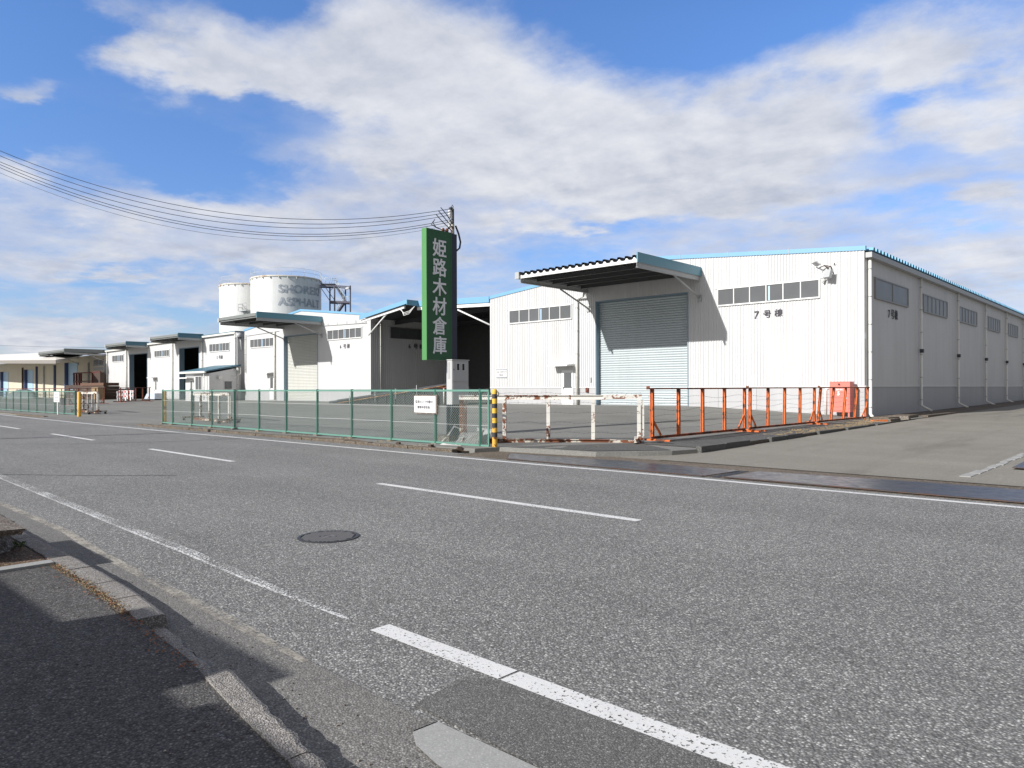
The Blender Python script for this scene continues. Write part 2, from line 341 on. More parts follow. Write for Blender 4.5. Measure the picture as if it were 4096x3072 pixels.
# ---------------------------------------------------------------- mesh building
class MB:
    def __init__(s): s.v = []; s.f = []; s.smooth = []
    def add(s, vs, fs, smooth=False):
        o = len(s.v); s.v += [tuple(v) for v in vs]
        for f in fs: s.f.append(tuple(i + o for i in f)); s.smooth.append(smooth)
        return s
    def box(s, x0, x1, y0, y1, z0, z1):
        return s.add([(x0, y0, z0), (x1, y0, z0), (x1, y1, z0), (x0, y1, z0), (x0, y0, z1), (x1, y0, z1), (x1, y1, z1), (x0, y1, z1)],
                     [(0, 3, 2, 1), (4, 5, 6, 7), (0, 1, 5, 4), (1, 2, 6, 5), (2, 3, 7, 6), (3, 0, 4, 7)])
    def hexa(s, bot, top):
        n = len(bot)
        return s.add(list(bot) + list(top), [tuple(reversed(range(n))), tuple(range(n, 2 * n))] + [(i, (i + 1) % n, n + (i + 1) % n, n + i) for i in range(n)])
    def bar(s, p, q, a, b=None, up=(0, 0, 1)):
        b = b or a; p = Vector(p); q = Vector(q); d = (q - p).normalized(); u = Vector(up)
        if abs(d.dot(u)) > .95: u = Vector((0, 1, 0))
        sx = d.cross(u).normalized() * a / 2; sy = d.cross(sx).normalized() * b / 2
        c = [sx + sy, -sx + sy, -sx - sy, sx - sy]
        return s.add([p + k for k in c] + [q + k for k in c], [(0, 1, 2, 3), (7, 6, 5, 4)] + [(i, i + 4, (i + 1) % 4 + 4, (i + 1) % 4) for i in range(4)])
    def ibeam(s, p, q, wd, ht, t=.012, up=(0, 0, 1)):
        p = Vector(p); q = Vector(q); d = (q - p).normalized(); u = Vector(up)
        if abs(d.dot(u)) > .95: u = Vector((0, 1, 0))
        side = d.cross(u).normalized(); u = side.cross(d).normalized()
        o = u * (ht / 2 - t / 2)
        s.bar(p + o, q + o, wd, t, u); s.bar(p - o, q - o, wd, t, u); s.bar(p, q, t, ht - 2 * t, u); return s
    def tube(s, pts, r, n=8, caps=True, smooth=True):
        pts = [Vector(p) for p in pts]; vs = []; fs = []
        prev = None
        for i, p in enumerate(pts):
            a = pts[max(0, i - 1)]; b = pts[min(len(pts) - 1, i + 1)]; d = (b - a).normalized()
            if prev is None:
                u = Vector((0, 0, 1)) if abs(d.z) < .9 else Vector((1, 0, 0)); x = d.cross(u).normalized()
            else: x = (prev - d * prev.dot(d)).normalized()
            prev = x; y = d.cross(x)
            rr = r[i] if isinstance(r, (list, tuple)) else r
            vs += [p + (x * math.cos(t) + y * math.sin(t)) * rr for t in [2 * math.pi * k / n for k in range(n)]]
        for i in range(len(pts) - 1):
            for k in range(n):
                fs.append((i * n + k, i * n + (k + 1) % n, (i + 1) * n + (k + 1) % n, (i + 1) * n + k))
        s.add(vs, fs, smooth)
        if caps:
            o = len(s.v) - len(vs); s.f.append(tuple(o + k for k in reversed(range(n)))); s.f.append(tuple(o + (len(pts) - 1) * n + k for k in range(n))); s.smooth += [False, False]
        return s
    def lathe(s, c, prof, n=32, smooth=True):
        vs = []; fs = []; m = len(prof)
        for k in range(n):
            a = 2 * math.pi * k / n
            vs += [(c[0] + r * math.cos(a), c[1] + r * math.sin(a), c[2] + z) for r, z in prof]
        for k in range(n):
            for j in range(m - 1):
                fs.append((k * m + j, ((k + 1) % n) * m + j, ((k + 1) % n) * m + j + 1, k * m + j + 1))
        return s.add(vs, fs, smooth)
    def poly(s, pts): return s.add(pts, [tuple(range(len(pts)))])
    def build(s, name, m, parent=None, kind=None):
        me = bpy.data.meshes.new(name); me.from_pydata(s.v, [], s.f); me.update()
        me.polygons.foreach_set('use_smooth', s.smooth)
        o = bpy.data.objects.new(name, me); COL.objects.link(o)
        if m is not None: me.materials.append(M[m] if isinstance(m, str) else m)
        if parent is not None:
            o.parent = parent; o.location = -wloc(parent)
        if kind: o['kind'] = kind
        return o
def wloc(o):
    p = Vector((0, 0, 0))
    while o is not None: p += Vector(o.location); o = o.parent
    return p
def tag(o, label, cat, group=None):
    o['label'] = label; o['category'] = cat
    if group: o['group'] = group
    return o
def thing(name, label, cat, loc=(0, 0, 0), group=None):
    o = bpy.data.objects.new(name, None); COL.objects.link(o); o.location = loc; o.empty_display_size = .2
    return tag(o, label, cat, group)
def dup(o, parent=None):
    c = o.copy(); COL.objects.link(c)
    if parent is not None: c.parent = parent
    for ch in list(o.children): dup(ch, c)
    return c
def corr(mb, p0, d, length, zb, zt, nrm, pitch=.1, depth=.014):
    p0 = Vector((p0[0], p0[1], 0)); d = Vector((d[0], d[1], 0)); nv = Vector((nrm[0], nrm[1], 0))
    n = max(1, round(length / pitch)); pt = length / n; pr = []
    for i in range(n):
        pr += [(i * pt, 0), (i * pt + .55 * pt, 0), (i * pt + .65 * pt, depth), (i * pt + .9 * pt, depth)]
    pr.append((length, 0))
    fb = zb if callable(zb) else (lambda s_: zb); ft = zt if callable(zt) else (lambda s_: zt)
    vs = []
    for s_, h in pr:
        q = p0 + d * s_ + nv * h; vs += [(q.x, q.y, fb(s_)), (q.x, q.y, ft(s_))]
    mb.add(vs, [(2 * i, 2 * i + 2, 2 * i + 3, 2 * i + 1) for i in range(len(pr) - 1)])
def text(name, body, size, loc, rot, m, parent, spacing=1., bold=0., depth=.006, squash=1.):
    cu = bpy.data.curves.new(name + '_font', 'FONT'); cu.body = body; cu.size = size; cu.align_x = 'LEFT'
    cu.space_character = spacing; cu.extrude = depth * .3; cu.bevel_depth = bold; cu.bevel_resolution = 1; cu.resolution_u = 4
    tmp = bpy.data.objects.new(name + '_tmp', cu); COL.objects.link(tmp)
    dg = bpy.context.evaluated_depsgraph_get(); dg.update()
    me = bpy.data.meshes.new_from_object(tmp.evaluated_get(dg)); bpy.data.objects.remove(tmp)
    me.transform(Matrix.Translation(loc) @ Matrix.LocRotScale(None, __import__('mathutils').Euler(rot), None) @ Matrix.Diagonal((squash, 1, 1, 1)))
    me.name = name; me.materials.clear(); me.materials.append(M[m])
    o = bpy.data.objects.new(name, me); COL.objects.link(o)
    if parent is not None: o.parent = parent; o.location = -wloc(parent)
    return o
FRONT = (R(90), 0, 0); EAST = (R(90), 0, R(90))

# ================================================================ SETTING
def sheet(name, xs, ys, zf, m, kind='structure'):
    mb = MB(); n = len(ys)
    mb.add([(x, y, zf(x, y)) for x in xs for y in ys],
           [(i * n + j, (i + 1) * n + j, (i + 1) * n + j + 1, i * n + j + 1) for i in range(len(xs) - 1) for j in range(n - 1)])
    return mb.build(name, m, kind=kind)
def strip(name, rows, m, kind='structure'):
    """rows: list of (x, y_a, z_a, y_b, z_b)"""
    mb = MB(); vs = []
    for x, ya, za, yb, zb in rows: vs += [(x, ya, za), (x, yb, zb)]
    mb.add(vs, [(2 * i, 2 * i + 2, 2 * i + 3, 2 * i + 1) for i in range(len(rows) - 1)])
    return mb.build(name, m, kind=kind)
sheet('ground', [-2500, 2500], [-2500, 2500], lambda x, y: -.06, 'base')
ROADFAR = 12.68
sheet('road', [-400, 80], [2.3, 12.25], lambda x, y: 0, 'road')
strip('road_edge', [(-400, 12.25, 0, 12.7, 0), (-13.2, 12.25, 0, 12.7, 0)], 'road')
strip('road_edge', [(-13.4, 12.25, 0, 14.42, .004), (-8.8, 12.25, 0, 14.42, .004), (60, 12.25, 0, 14.42, .004)], 'kerbfar')
strip('road_edge', [(-11, 14.3, .002, 17.2, .004), (-8.85, 14.3, .002, 17.2, .03)], 'side')
xs = [-200, -165, -140, -110, -90, -70, -55, -40, -30, -24, -19, -16, -13.5, -11, -9.9, -8.95]
ys = [13.05, 14, 16, 19, 22, 26, 30, 35.7, 45, 60, 120]
YD0 = [(-13.4, 13.05), (-13.2, 13.75), (-12.0, 13.9), (-10.4, 14.15), (-9.7, 14.9), (-9.2, 15.6), (-8.9, 16.6)]
xs = [x for x in xs if x <= -13.5] + [-13.4, -13.2, -12.4, -12.0, -11.2, -10.4, -9.95, -9.7, -9.2, -8.95]
mb = MB(); vs = []
for x in xs:
    y0 = piece(x, YD0); row = [y0] + [y0 + (y - 13.05) * (120 - y0) / 106.95 for y in ys[1:]]
    vs += [(x, y0 - .03, -.03)] + [(x, y, zyard(x, y)) for y in row]
n = len(ys) + 1
mb.add(vs, [(i * n + j, (i + 1) * n + j, (i + 1) * n + j + 1, i * n + j + 1) for i in range(len(xs) - 1) for j in range(n - 1)])
mb.build('yard', 'yard', kind='structure')
# apron between far gutter and yard in the gateways
strip('yard', [(-50, 12.7, .004, 13.05, .05), (-34.9, 12.7, .004, 13.05, .05)], 'gutter')
sheet('side_road', [-8.85, -6, -3, 0, 20, 60], [14.4, 18, 24, 30, 36, 50, 80, 140], zside, 'side')
strip('side_road', [(-10.9, 35.7, .245, 95, .55), (-8.85, 35.7, zside(0, 35.7), 95, zside(0, 95) + .012)], 'kerbfar')
mb = MB(); rows = [(16.7, -10.9), (20, -10.9), (24, -10.7), (28, -10.4), (31.5, -10.2)]
vs = [(-13.1, 13.86, zyard(-13.1, 13.86) + .006), (-9.1, 16.0, zyard(-9.1, 16) + .006), (-12.6, 16.0, zyard(-12.6, 16) + .008)]
mb.add([(-13.0, 13.85, zyard(-13.0, 13.85) + .012), (-10.5, 14.3, zyard(-10.5, 14.3) + .012), (-9.3, 15.7, zyard(-9.3, 15.7) + .012), (-11.0, 16.9, zyard(-11, 16.9) + .012)], [(0, 1, 2, 3)])
mb.add([v for y, x in rows for v in ((x, y, zyard(x, y) + .012), (-8.97, y, zyard(-8.97, y) + .012))], [(2 * i, 2 * i + 1, 2 * i + 3, 2 * i + 2) for i in range(len(rows) - 1)])
mb.build('yard_apron', 'apron', kind='structure')
# far kerb
def kerb_run(rows, m, name='kerb'):
    mb = MB()
    for (x0, x1, y0, y1, z0, z1) in rows:
        j = .008; mb.box(x0 + j, x1 - j, y0 + random.uniform(-.01, .01), y1, z0, z1 + random.uniform(-.012, .008))
    o = mb.build(name, m, kind='structure')
    bv = o.modifiers.new('bevel', 'BEVEL'); bv.width = .012; bv.segments = 2
    return o
mb = MB(); yy = [16.5, 18, 20, 22, 24, 26, 28, 30, 32, 34, 36, 40]
mb.add([v for y in yy for v in ((-8.945, y, -.05), (-8.945, y, zyard(-8.945, y) + .011))], [(2 * i, 2 * i + 2, 2 * i + 3, 2 * i + 1) for i in range(len(yy) - 1)]); mb.build('yard_edge', 'kerbfar', kind='structure')
kerb_run([(-13.9 - .6 * (i + 1), -13.9 - .6 * i, 12.72, 12.92, -.03, .085) for i in range(35)], 'kerbfar')
kerb_run([(-49.6 - .6 * (i + 1), -49.6 - .6 * i, 12.9 + i * .012, 13.1 + i * .012, -.03, .085) for i in range(55)], 'kerbfar')
strip('verge', [(-35, 12.92, .05, 13.9, .055), (-24, 12.92, .05, 13.9, .055), (-16, 12.92, .06, 13.9, .06), (-13.6, 12.92, .03, 13.7, .05)], 'earth')
strip('verge', [(-90, 13.6, .05, 15.6, .07), (-49.5, 13.1, .05, 14.8, .07)], 'earth')
# kerb of the yard along the side road
kerb_run([(-9.02, -8.84, a, b, -.02, .20 + .04 * (a - 16) / 14) for a, b in ((16.4, 17.7), (17.72, 19.1), (20.5, 21.6), (21.62, 22.8), (24.2, 26.1), (26.9, 29.2), (30.2, 31.0))], 'apron')  # dark colour stands in for shade on the faces toward the side road
kerb_run([(-10.2, -9.3, 33.2, 37.8, .1, .36), (-9.9, -9.05, 32.6, 34.0, .1, .33), (-9.25, -8.95, 38.0, 44, .2, .33)], 'kerbfar')

# near pavement, kerb, gutter
KI = [(-90, 3.1), (-40, 2.5), (-20, 2.2), (-12, 2.12), (-9, 2.03), (-7.5, 1.99), (-5.8, 1.93), (-5.33, 1.88), (-4.2, 1.79), (-3.36, 1.66), (-2.65, 1.56), (-1.8, 1.38), (-.5, 1.1), (3, .5), (30, -5)]
KO = [(-90, 3.32), (-40, 2.72), (-20, 2.42), (-12, 2.33), (-9.15, 2.2), (-7.36, 2.19), (-6, 2.14), (-5.27, 2.07), (-4.5, 1.99), (-3.9, 1.9), (-3.34, 1.80), (-2.67, 1.69), (-1.8, 1.5), (-.5, 1.22), (3, .6), (30, -4.9)]
ZW = .12
xw = [-90, -40, -20, -12, -9, -8.2, -7.3, -6.5, -5.8, -5.33, -4.7, -4.2, -3.8, -3.36, -3, -2.65, -1.8, -.5, 3, 30]
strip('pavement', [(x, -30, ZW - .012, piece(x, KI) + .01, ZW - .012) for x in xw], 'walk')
GO = [(-90, 3.6), (-40, 2.95), (-12, 2.72), (-9.5, 2.69), (-8, 2.56), (-6.5, 2.5), (-5, 2.44), (-3.67, 2.39), (-2.9, 2.36), (0, 2.34), (30, 2.34)]
strip('gutter', [(x, piece(x, KO) - .05, .002, piece(x, GO), .006) for x in sorted(set(xw + [-9.5, -8, -5, -3.67]))], 'gutter')
strip('sand_drift', [(x, piece(x, GO) - .05, .0075, piece(x, GO) + (.05 if x < -4.5 else 0), .0075) for x in (-40, -20, -12, -9.5, -8, -6.5, -5, -3.9)], 'sand')
mb = MB(); cuts = [-40]
while cuts[-1] < 2: cuts.append(cuts[-1] + (.6 if cuts[-1] < -13 or cuts[-1] > -2 else random.uniform(.56, .64)))
for i, (a, b) in enumerate(zip(cuts, cuts[1:])):
    worn = -5.35 < (a + b) / 2 < -4.05
    n = 6
    a += .007; b -= .007
    bot = []; vs = []; fs = []
    for k in range(n + 1):
        x = lerp(a, b, k / n); yi = piece(x, KI); yo = piece(x, KO); h = ZW + random.uniform(-.004, .004)
        if worn: h -= .055 + random.uniform(0, .03); yo -= random.uniform(0, .05); yi += random.uniform(-.03, .04)
        elif a > -3.4: yo += random.uniform(-.012, .012)
        r = .022
        vs += [(x, yi, 0), (x, yi, h), (x, yo - r * 1.6, h), (x, yo - .35 * r, h - .5 * r), (x, yo, h - 1.8 * r), (x, yo + .015, -.01)]
    for k in range(n):
        for j in range(5): fs.append((k * 6 + j, (k + 1) * 6 + j, (k + 1) * 6 + j + 1, k * 6 + j + 1))
    fs += [tuple(range(6)), tuple(n * 6 + j for j in reversed(range(6)))]
    mb.add(vs, fs)
mb.build('kerb', 'kerb', kind='structure')
# dirt bed and little concrete edging across the pavement
strip('dirt_bed', [(-9.3, .2, ZW - .006, 2.02, ZW - .004), (-8.3, .2, ZW - .004, 1.99, ZW), (-7.42, .2, ZW - .006, 1.96, ZW - .003)], 'earth')
mb = MB(); mb.box(-7.44, -7.30, -1.5, 1.97, .02, ZW + .012); mb.build('edging', 'conc', kind='structure')

# road markings
def marking(pts_c, wd, m, z=.004, skew=0):
    mb = MB(); vs = []
    for i, (x, y) in enumerate(pts_c):
        vs += [(x - skew, y - wd / 2, z), (x, y + wd / 2, z)]
    mb.add(vs, [(2 * i, 2 * i + 2, 2 * i + 3, 2 * i + 1) for i in range(len(pts_c) - 1)])
    return mb.build('road_marking', m, kind='structure')
FL = [(-120, 14.6), (-75, 13.1), (-58.2, 12.5), (-48, 12.13), (-38, 11.9), (-28.6, 11.78), (-23, 11.86), (-15, 11.86), (-10.9, 11.88), (-7.45, 11.98), (-4.26, 11.92), (-1.67, 11.98), (10, 12.0), (60, 12)]
marking(FL, .15, 'line')
CT = lambda x: piece(x, [(-60, 8.95), (-38, 8.52), (-28, 8.22), (-20, 7.96), (-10, 7.70), (0, 7.68)])
for a, b in ((-57.5, -52.3), (-46.8, -41.6), (-40.9 - .1, -36.0), (-31.06, -26.0), (-21.0, -15.9), (-10.3, -5.0), (.2, 5.2)):
    marking([(a, CT(a)), ((a + b) / 2, CT((a + b) / 2)), (b, CT(b))], .15, 'line_mid' if a > -12 else 'line')
NW = [(-40, 4.4), (-25, 3.85), (-16.34, 3.50), (-12.15, 3.33), (-9.1, 3.2), (-7.22, 3.13), (-5.77, 3.05), (-4.4, 3.02)]
marking(NW, .035, 'line_thin'); 
mb = MB(); vs = []
for (x, y), wd in zip(NW, (.15, .15, .14, .13, .11, .10, .07, .03)): vs += [(x, y + .018, .0035), (x, y + .018 + wd, .0035)]
mb.add(vs, [(2 * i, 2 * i + 2, 2 * i + 3, 2 * i + 1) for i in range(len(NW) - 1)]); mb.build('road_marking', 'line_worn', kind='structure')
marking([(-4.09, 3.065), (-2.87, 3.05)], .165, 'line'); marking([(-2.85, 3.05), (-1.9, 3.04), (3, 3.04)], .165, 'line_mid')
# narrow dark lines across the road
for pts in ([(-26.5, 5.6), (-24.6, 7.4), (-23.5, 9.6), (-23.2, 11.7)], [(-17, 3.6), (-15.2, 4.9), (-14.2, 5.9)]):
    mb = MB(); mb.add([v for x, y in pts for v in ((x - .02, y, .003), (x + .05, y, .003))], [(2 * i, 2 * i + 2, 2 * i + 3, 2 * i + 1) for i in range(len(pts) - 1)]); mb.build('dark_line', 'tar', kind='structure')
# patches
mb = MB(); mb.poly([(-2.95, 2.43, .009), (-1.2, 2.36, .009), (4, 2.36, .009), (4, 2.955, .0085), (-2.84, 2.955, .0085), (-3.02, 2.86, .0085)]); mb.build('road_patch', 'patch', kind='structure')
mb = MB(); mb.poly([(-2.71, 2.22, .013), (-2.6, 2.15, .013), (-2.4, 2.10, .013), (-1.6, 2.06, .013), (1, 2.06, .013), (1, 2.375, .013), (-2.7, 2.375, .013)]); mb.build('concrete_patch', 'conc', kind='structure')
mb = MB(); mb.poly([(-2.80, 2.26, .013), (-2.72, 2.225, .013), (-2.71, 2.37, .013), (-2.79, 2.375, .013)]); mb.build('concrete_patch', 'gutter', kind='structure')

# ---------------------------------------------------------------- manhole cover
mh = thing('manhole_cover', 'round dark cast iron manhole cover set in the near lane of the road', 'manhole cover', (-7.01, 4.56, 0))
mb = MB(); mb.lathe((-7.01, 4.56, 0), [(.335, .0), (.335, .009), (.30, .010), (.30, .004), (0, .004)], 40, False); mb.build('frame', 'iron', mh)
mb = MB()
for i in range(-9, 10):
    for j in range(-9, 10):
        x, y = i * .031, j * .031
        if .09 < math.hypot(x, y) < .285: mb.box(-7.01 + x - .011, -7.01 + x + .011, 4.56 + y - .011, 4.56 + y + .011, .004, .011)
mb.lathe((-7.01, 4.56, 0), [(.08, .004), (.08, .011), (.06, .011), (.06, .006), (.03, .006), (.03, .011), (0, .011)], 20, False)
mb.build('grid', 'irongrid', mh)
MB().lathe((-7.01, 4.56, 0), [(.299, .0045), (0, .0045)], 32, False).build('lid', 'irondark', mh)

# ---------------------------------------------------------------- steel plates over the far gutter
def plate(name, label, corners, z, t=.012):
    o = thing(name, label, 'steel plate', Vector(corners[0]) + Vector((0, 0, z)), 'steel plates over the roadside gutter')
    mb = MB(); mb.hexa([(x, y, zz - t + z) for x, y, zz in corners], [(x, y, zz + z) for x, y, zz in corners]); mb.build('sheet', 'plate', o)
    mb = MB(); (ax, ay, az), (bx, by, bz) = corners[0], corners[1]
    mb.bar((ax, ay - .03, az + z), (bx, by - .03, bz + z), .05, .014); mb.build('edge_angle', 'rustedge', o); return o
plate('steel_plate', 'dark brownish steel plate over the gutter in front of the white gate', [(-11.6, 12.34, 0), (-6.6, 12.30, 0), (-6.5, 13.55, .0), (-9.2, 13.66, .0), (-12.5, 13.4, .0)], .016)
plate('steel_plate', 'dark shiny steel plate over the gutter beside the white road edge line at the right', [(-6.25, 12.38, 0), (3, 12.42, 0), (3, 13.95, 0), (-3.6, 13.9, .0), (-6.15, 13.62, .0)], .022)
plate('steel_plate', 'dark steel plate lying on the side road at the right picture edge', [(-2.55, 17.0, .06), (.6, 17.0, .06), (.6, 21.5, .1), (-2.55, 21.0, .1)], .02)
mb = MB(); mb.box(-6.5, -6.32, 12.32, 13.6, -.02, .0065); mb.build('gutter_slot', 'black', kind='structure')
mb = MB()
for i in range(9): 
    y = 15.2 + i * .62; xx = -2.95 + random.uniform(-.03, .03) - (.12 if i < 2 else 0)
    mb.box(xx, xx + .14 + random.uniform(-.04, .04), y - .01, y + .6, 0, zside(0, y) + .012)
mb.build('kerb', 'conc', kind='structure')

# ================================================================ WAREHOUSE PARTS
def window(parent, x0, x1, z0, z1, Y, n=6, fm='frame', gm='glass', east=None, mull=.05):
    """in a wall facing -Y (or facing +X when east gives the wall plane: then x0, x1 run along Y)"""
    b = .055
    def bx(mb, a0, a1, d0, d1, c0, c1):
        if east is None: mb.box(a0, a1, Y - d1, Y - d0, c0, c1)
        else: mb.box(east + d0, east + d1, a0, a1, c0, c1)
    mb = MB(); bx(mb, x0 - b, x1 + b, .0, .075, z1, z1 + b); bx(mb, x0 - b, x1 + b, .0, .085, z0 - b * 1.3, z0)
    bx(mb, x0 - b, x0, .0, .075, z0, z1); bx(mb, x1, x1 + b, .0, .075, z0, z1)
    for i in range(1, n):
        x = lerp(x0, x1, i / n); bx(mb, x - mull / 2, x + mull / 2, .0, .07, z0, z1)
    wdw = mb.build('window', fm, parent)
    mb = MB()
    for i in range(n):
        a = lerp(x0, x1, i / n) + (mull / 2 if i else 0); c = lerp(x0, x1, (i + 1) / n) - (mull / 2 if i < n - 1 else 0)
        bx(mb, a, c, .0, .045, z0, z1)
    pn = mb.build('pane', gm, wdw)
    if n == 6 and east is None: mb2 = MB(); a = lerp(x0, x1, .5); bx(mb2, a + .10, a + .19, .0455, .047, z0 + .03, z1 - .05); mb2.build('blue_strip', 'lightblue', wdw)
    mb = MB(); bx(mb, x0 - .25, x1 + .25, .01, .03, z1 + b, z1 + b + .025); mb.build('flashing', 'flashrust', wdw)
    return wdw
def downpipe(parent, x, y, z0, z1, r=.07, bands=5, elbow=None, m='pvc', stub=True):
    mb = MB(); pts = [(x, y, z1), (x, y, z0)]
    if elbow: pts += [(x + elbow[0] * .25, y + elbow[1] * .25, z0 - .1), (x + elbow[0], y + elbow[1], z0 - elbow[2])]
    mb.tube(pts, r, 10)
    o = mb.build('downpipe', m, parent)
    for i in range(bands):
        z = lerp(z0 + .3, z1 - .5, i / max(1, bands - 1)); MB().tube([(x, y, z - .02), (x, y, z + .02)], r + .012, 10).build('pipe_band', 'greysteel', o)
    return o
def shutter(parent, x0, x1, z0, z1, Y, m, jm, recess=.35, slat=.135):
    mb = MB(); n = int((z1 - z0) / slat); st = (z1 - z0) / n; vs = []
    for i in range(n):
        for f_, h in ((0, 0), (.12, .022), (.45, .034), (.75, .02), (.88, -.01), (.96, -.022)): vs.append((z0 + (i + f_) * st, h))
    vs.append((z1, 0))
    mb.add([v for z, h in vs for v in ((x0, Y + recess - h, z), (x1, Y + recess - h, z))], [(2 * i, 2 * i + 1, 2 * i + 3, 2 * i + 2) for i in range(len(vs) - 1)])
    s = mb.build('shutter_door', m, parent)
    mb = MB(); mb.box(x0, x1, Y + recess - .05, Y + recess + .03, z0 - .12, z0); mb.build('bottom_bar', 'greysteel', s)
    frame(parent, x0, x1, z0, z1, Y, jm, recess)
    return s
def frame(parent, x0, x1, z0, z1, Y, jm, recess=.35):
    mb = MB(); mb.box(x0 - .06, x0, Y - .03, Y + recess + .06, z0 - .3, z1 + .06); mb.box(x1, x1 + .06, Y - .03, Y + recess + .06, z0 - .3, z1 + .06)
    mb.box(x0, x1, Y - .02, Y + recess + .06, z1, z1 + .06); mb.build('door_frame', jm, parent)
def canopy(parent, x0, x1, Y, out, zt, fas='teal', drop=0., sheet_m='under', pitch=.43, braces=True, white=True):
    """projecting roof: ribbed sheet on I-beams with a fascia at its right end; its own part with sub-parts"""
    yo = Y - out; hb = .17; zs = zt - .26
    mb = MB(); n = round((x1 - x0) / pitch); p = (x1 - x0) / n; vs = []
    for i in range(n):
        for f_, h in ((0, 0), (.28, 0), (.42, hb), (.72, hb), (.86, 0)): vs.append((x0 + (i + f_) * p, zs + h))
    vs.append((x1, zs))
    mb.add([v for x, z in vs for v in ((x, yo - .05, z), (x, Y - .02, z - drop))] + [v for x, z in vs for v in ((x, yo - .05, z - .012), (x, Y - .02, z - .012 - drop))],
           [(2 * i, 2 * i + 2, 2 * i + 3, 2 * i + 1) for i in range(len(vs) - 1)] + [(2 * len(vs) + 2 * i, 2 * len(vs) + 2 * i + 1, 2 * len(vs) + 2 * i + 3, 2 * len(vs) + 2 * i + 2) for i in range(len(vs) - 1)])
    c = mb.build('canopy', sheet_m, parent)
    mb = MB(); mb.box(x0 + .3, x1 - .03, yo, yo + .08, zs - .18, zs - .004)
    for i in range(n):   # scalloped flashing in front of the ribs
        a = x0 + i * p
        if white and a > x0 + .28: mb.add([(a + .40 * p, yo, zs - .004), (a + .74 * p, yo, zs - .004), (a + .68 * p, yo, zs + hb * .38), (a + .46 * p, yo, zs + hb * .38)], [(0, 1, 2, 3)])
    mb.build('front_beam', 'whiteplain' if white else 'canopygrey', c)
    if not white: MB().box(x0 + .05, x1 - .02, yo - .09, yo - .055, zs - .06, zs + hb + .02).build('front_flashing', 'canopygrey', c)
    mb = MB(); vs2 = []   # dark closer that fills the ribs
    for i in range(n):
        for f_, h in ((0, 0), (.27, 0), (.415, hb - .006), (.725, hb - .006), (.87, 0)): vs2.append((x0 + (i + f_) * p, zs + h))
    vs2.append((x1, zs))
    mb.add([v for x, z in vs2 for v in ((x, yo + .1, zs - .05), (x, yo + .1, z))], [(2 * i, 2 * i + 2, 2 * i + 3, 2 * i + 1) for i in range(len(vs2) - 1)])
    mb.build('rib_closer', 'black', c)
    mb = MB(); mb.box(x1 - .02, x1 + .05, yo - .06, Y - .03, zs - .19, zt + .03); mb.build('fascia', fas, c)
    mb = MB(); mb.box(x0 - .02, x0 + .27, yo - .12, yo + .02, zs - .2, zs + .16); mb.box(x0 - .03, x0 + .03, yo + .02, Y - .03, zs - .18, zs + .12); mb.build('end_box', 'greysteel', c)
    for x in (x0 + .3, x1 - .04):
        mb = MB(); mb.ibeam((x, yo - .02, zs - .31), (x, Y - .03, zs - .31 - drop), .11, .24, .016); mb.build('side_beam', 'greysteel', c)
    for k in range(1, 5):
        y = lerp(yo, Y, k / 4.6); mb = MB(); mb.ibeam((x0 + .36, y, zs - .12), (x1 - .1, y, zs - .12), .09, .22, .012); mb.build('purlin', 'darkbeam', c)
    if braces:
        for x in (x0 + .3, x1 - .04):
            mb = MB(); yb = lerp(yo, Y, .56); mb.tube([(x, yb, zs - .43), (x, Y - .03, zs - 1.35)], .05, 8); mb.build('brace', 'greysteel', c)
            mb = MB(); mb.box(x - .1, x + .1, Y - .08, Y - .02, zs - 1.55, zs - 1.2); mb.build('wall_bracket', 'greysteel', c)
    return c
def side_door(parent, x0, x1, z0, z1, Y, hood=True, half=True):
    mb = MB(); b = .06
    mb.box(x0 - b, x1 + b, Y - .05, Y, z1, z1 + b); mb.box(x0 - b, x0, Y - .05, Y, z0, z1); mb.box(x1, x1 + b, Y - .05, Y, z0, z1); mb.box(x0, x1, Y - .03, Y, z0, z1)
    d = mb.build('door', 'whiteplain', parent)
    mb = MB(); mb.box(x0 + .1, x1 - .1, Y - .036, Y - .031, lerp(z0, z1, .5), z1 - .1); mb.build('pane', 'glass', d)
    mb = MB(); mb.box(x0 + .05, x0 + .09, Y - .09, Y - .031, z0 + .95, z0 + 1.1); mb.build('handle', 'greysteel', d)
    if hood:
        mb = MB(); mb.hexa([(x0 - .65, Y - .75, z1 + .3), (x1 + .12, Y - .75, z1 + .3), (x1 + .12, Y - .02, z1 + .34), (x0 - .65, Y - .02, z1 + .34)],
                           [(x0 - .65, Y - .75, z1 + .38), (x1 + .12, Y - .75, z1 + .38), (x1 + .12, Y - .02, z1 + .46), (x0 - .65, Y - .02, z1 + .46)]); mb.build('door_hood', 'whiteplain', parent)
    return d
def roof_sheet(parent, x0, xm, x1, zr, y0, y1, over=.32, pitch=.5, hb=.15, m='blueroof', east_over=.3):
    """folded-plate gable roof, ribs running up the slope"""
    mb = MB(); n = round((y1 - y0) / pitch); p = (y1 - y0) / n; pr = []
    for i in range(n):
        for f_, h in ((0, 0), (.22, 0), (.38, hb), (.70, hb), (.86, 0)): pr.append((y0 + (i + f_) * p, h))
    pr.append((y1, 0)); xsn = [x0 - .2, xm, x1 + east_over]
    zz = [zr(x0), zr(xm), zr(x1) - (zr(xm) - zr(x1)) * east_over / (x1 - xm)]
    for t_ in (0, -.012):
        mb.add([(x, y, z + h + t_) for y, h in pr for x, z in zip(xsn, zz)], [(3 * i + j, 3 * i + j + 1, 3 * i + j + 4, 3 * i + j + 3) for i in range(len(pr) - 1) for j in range(2)])
    return mb.build('roof', m, parent)
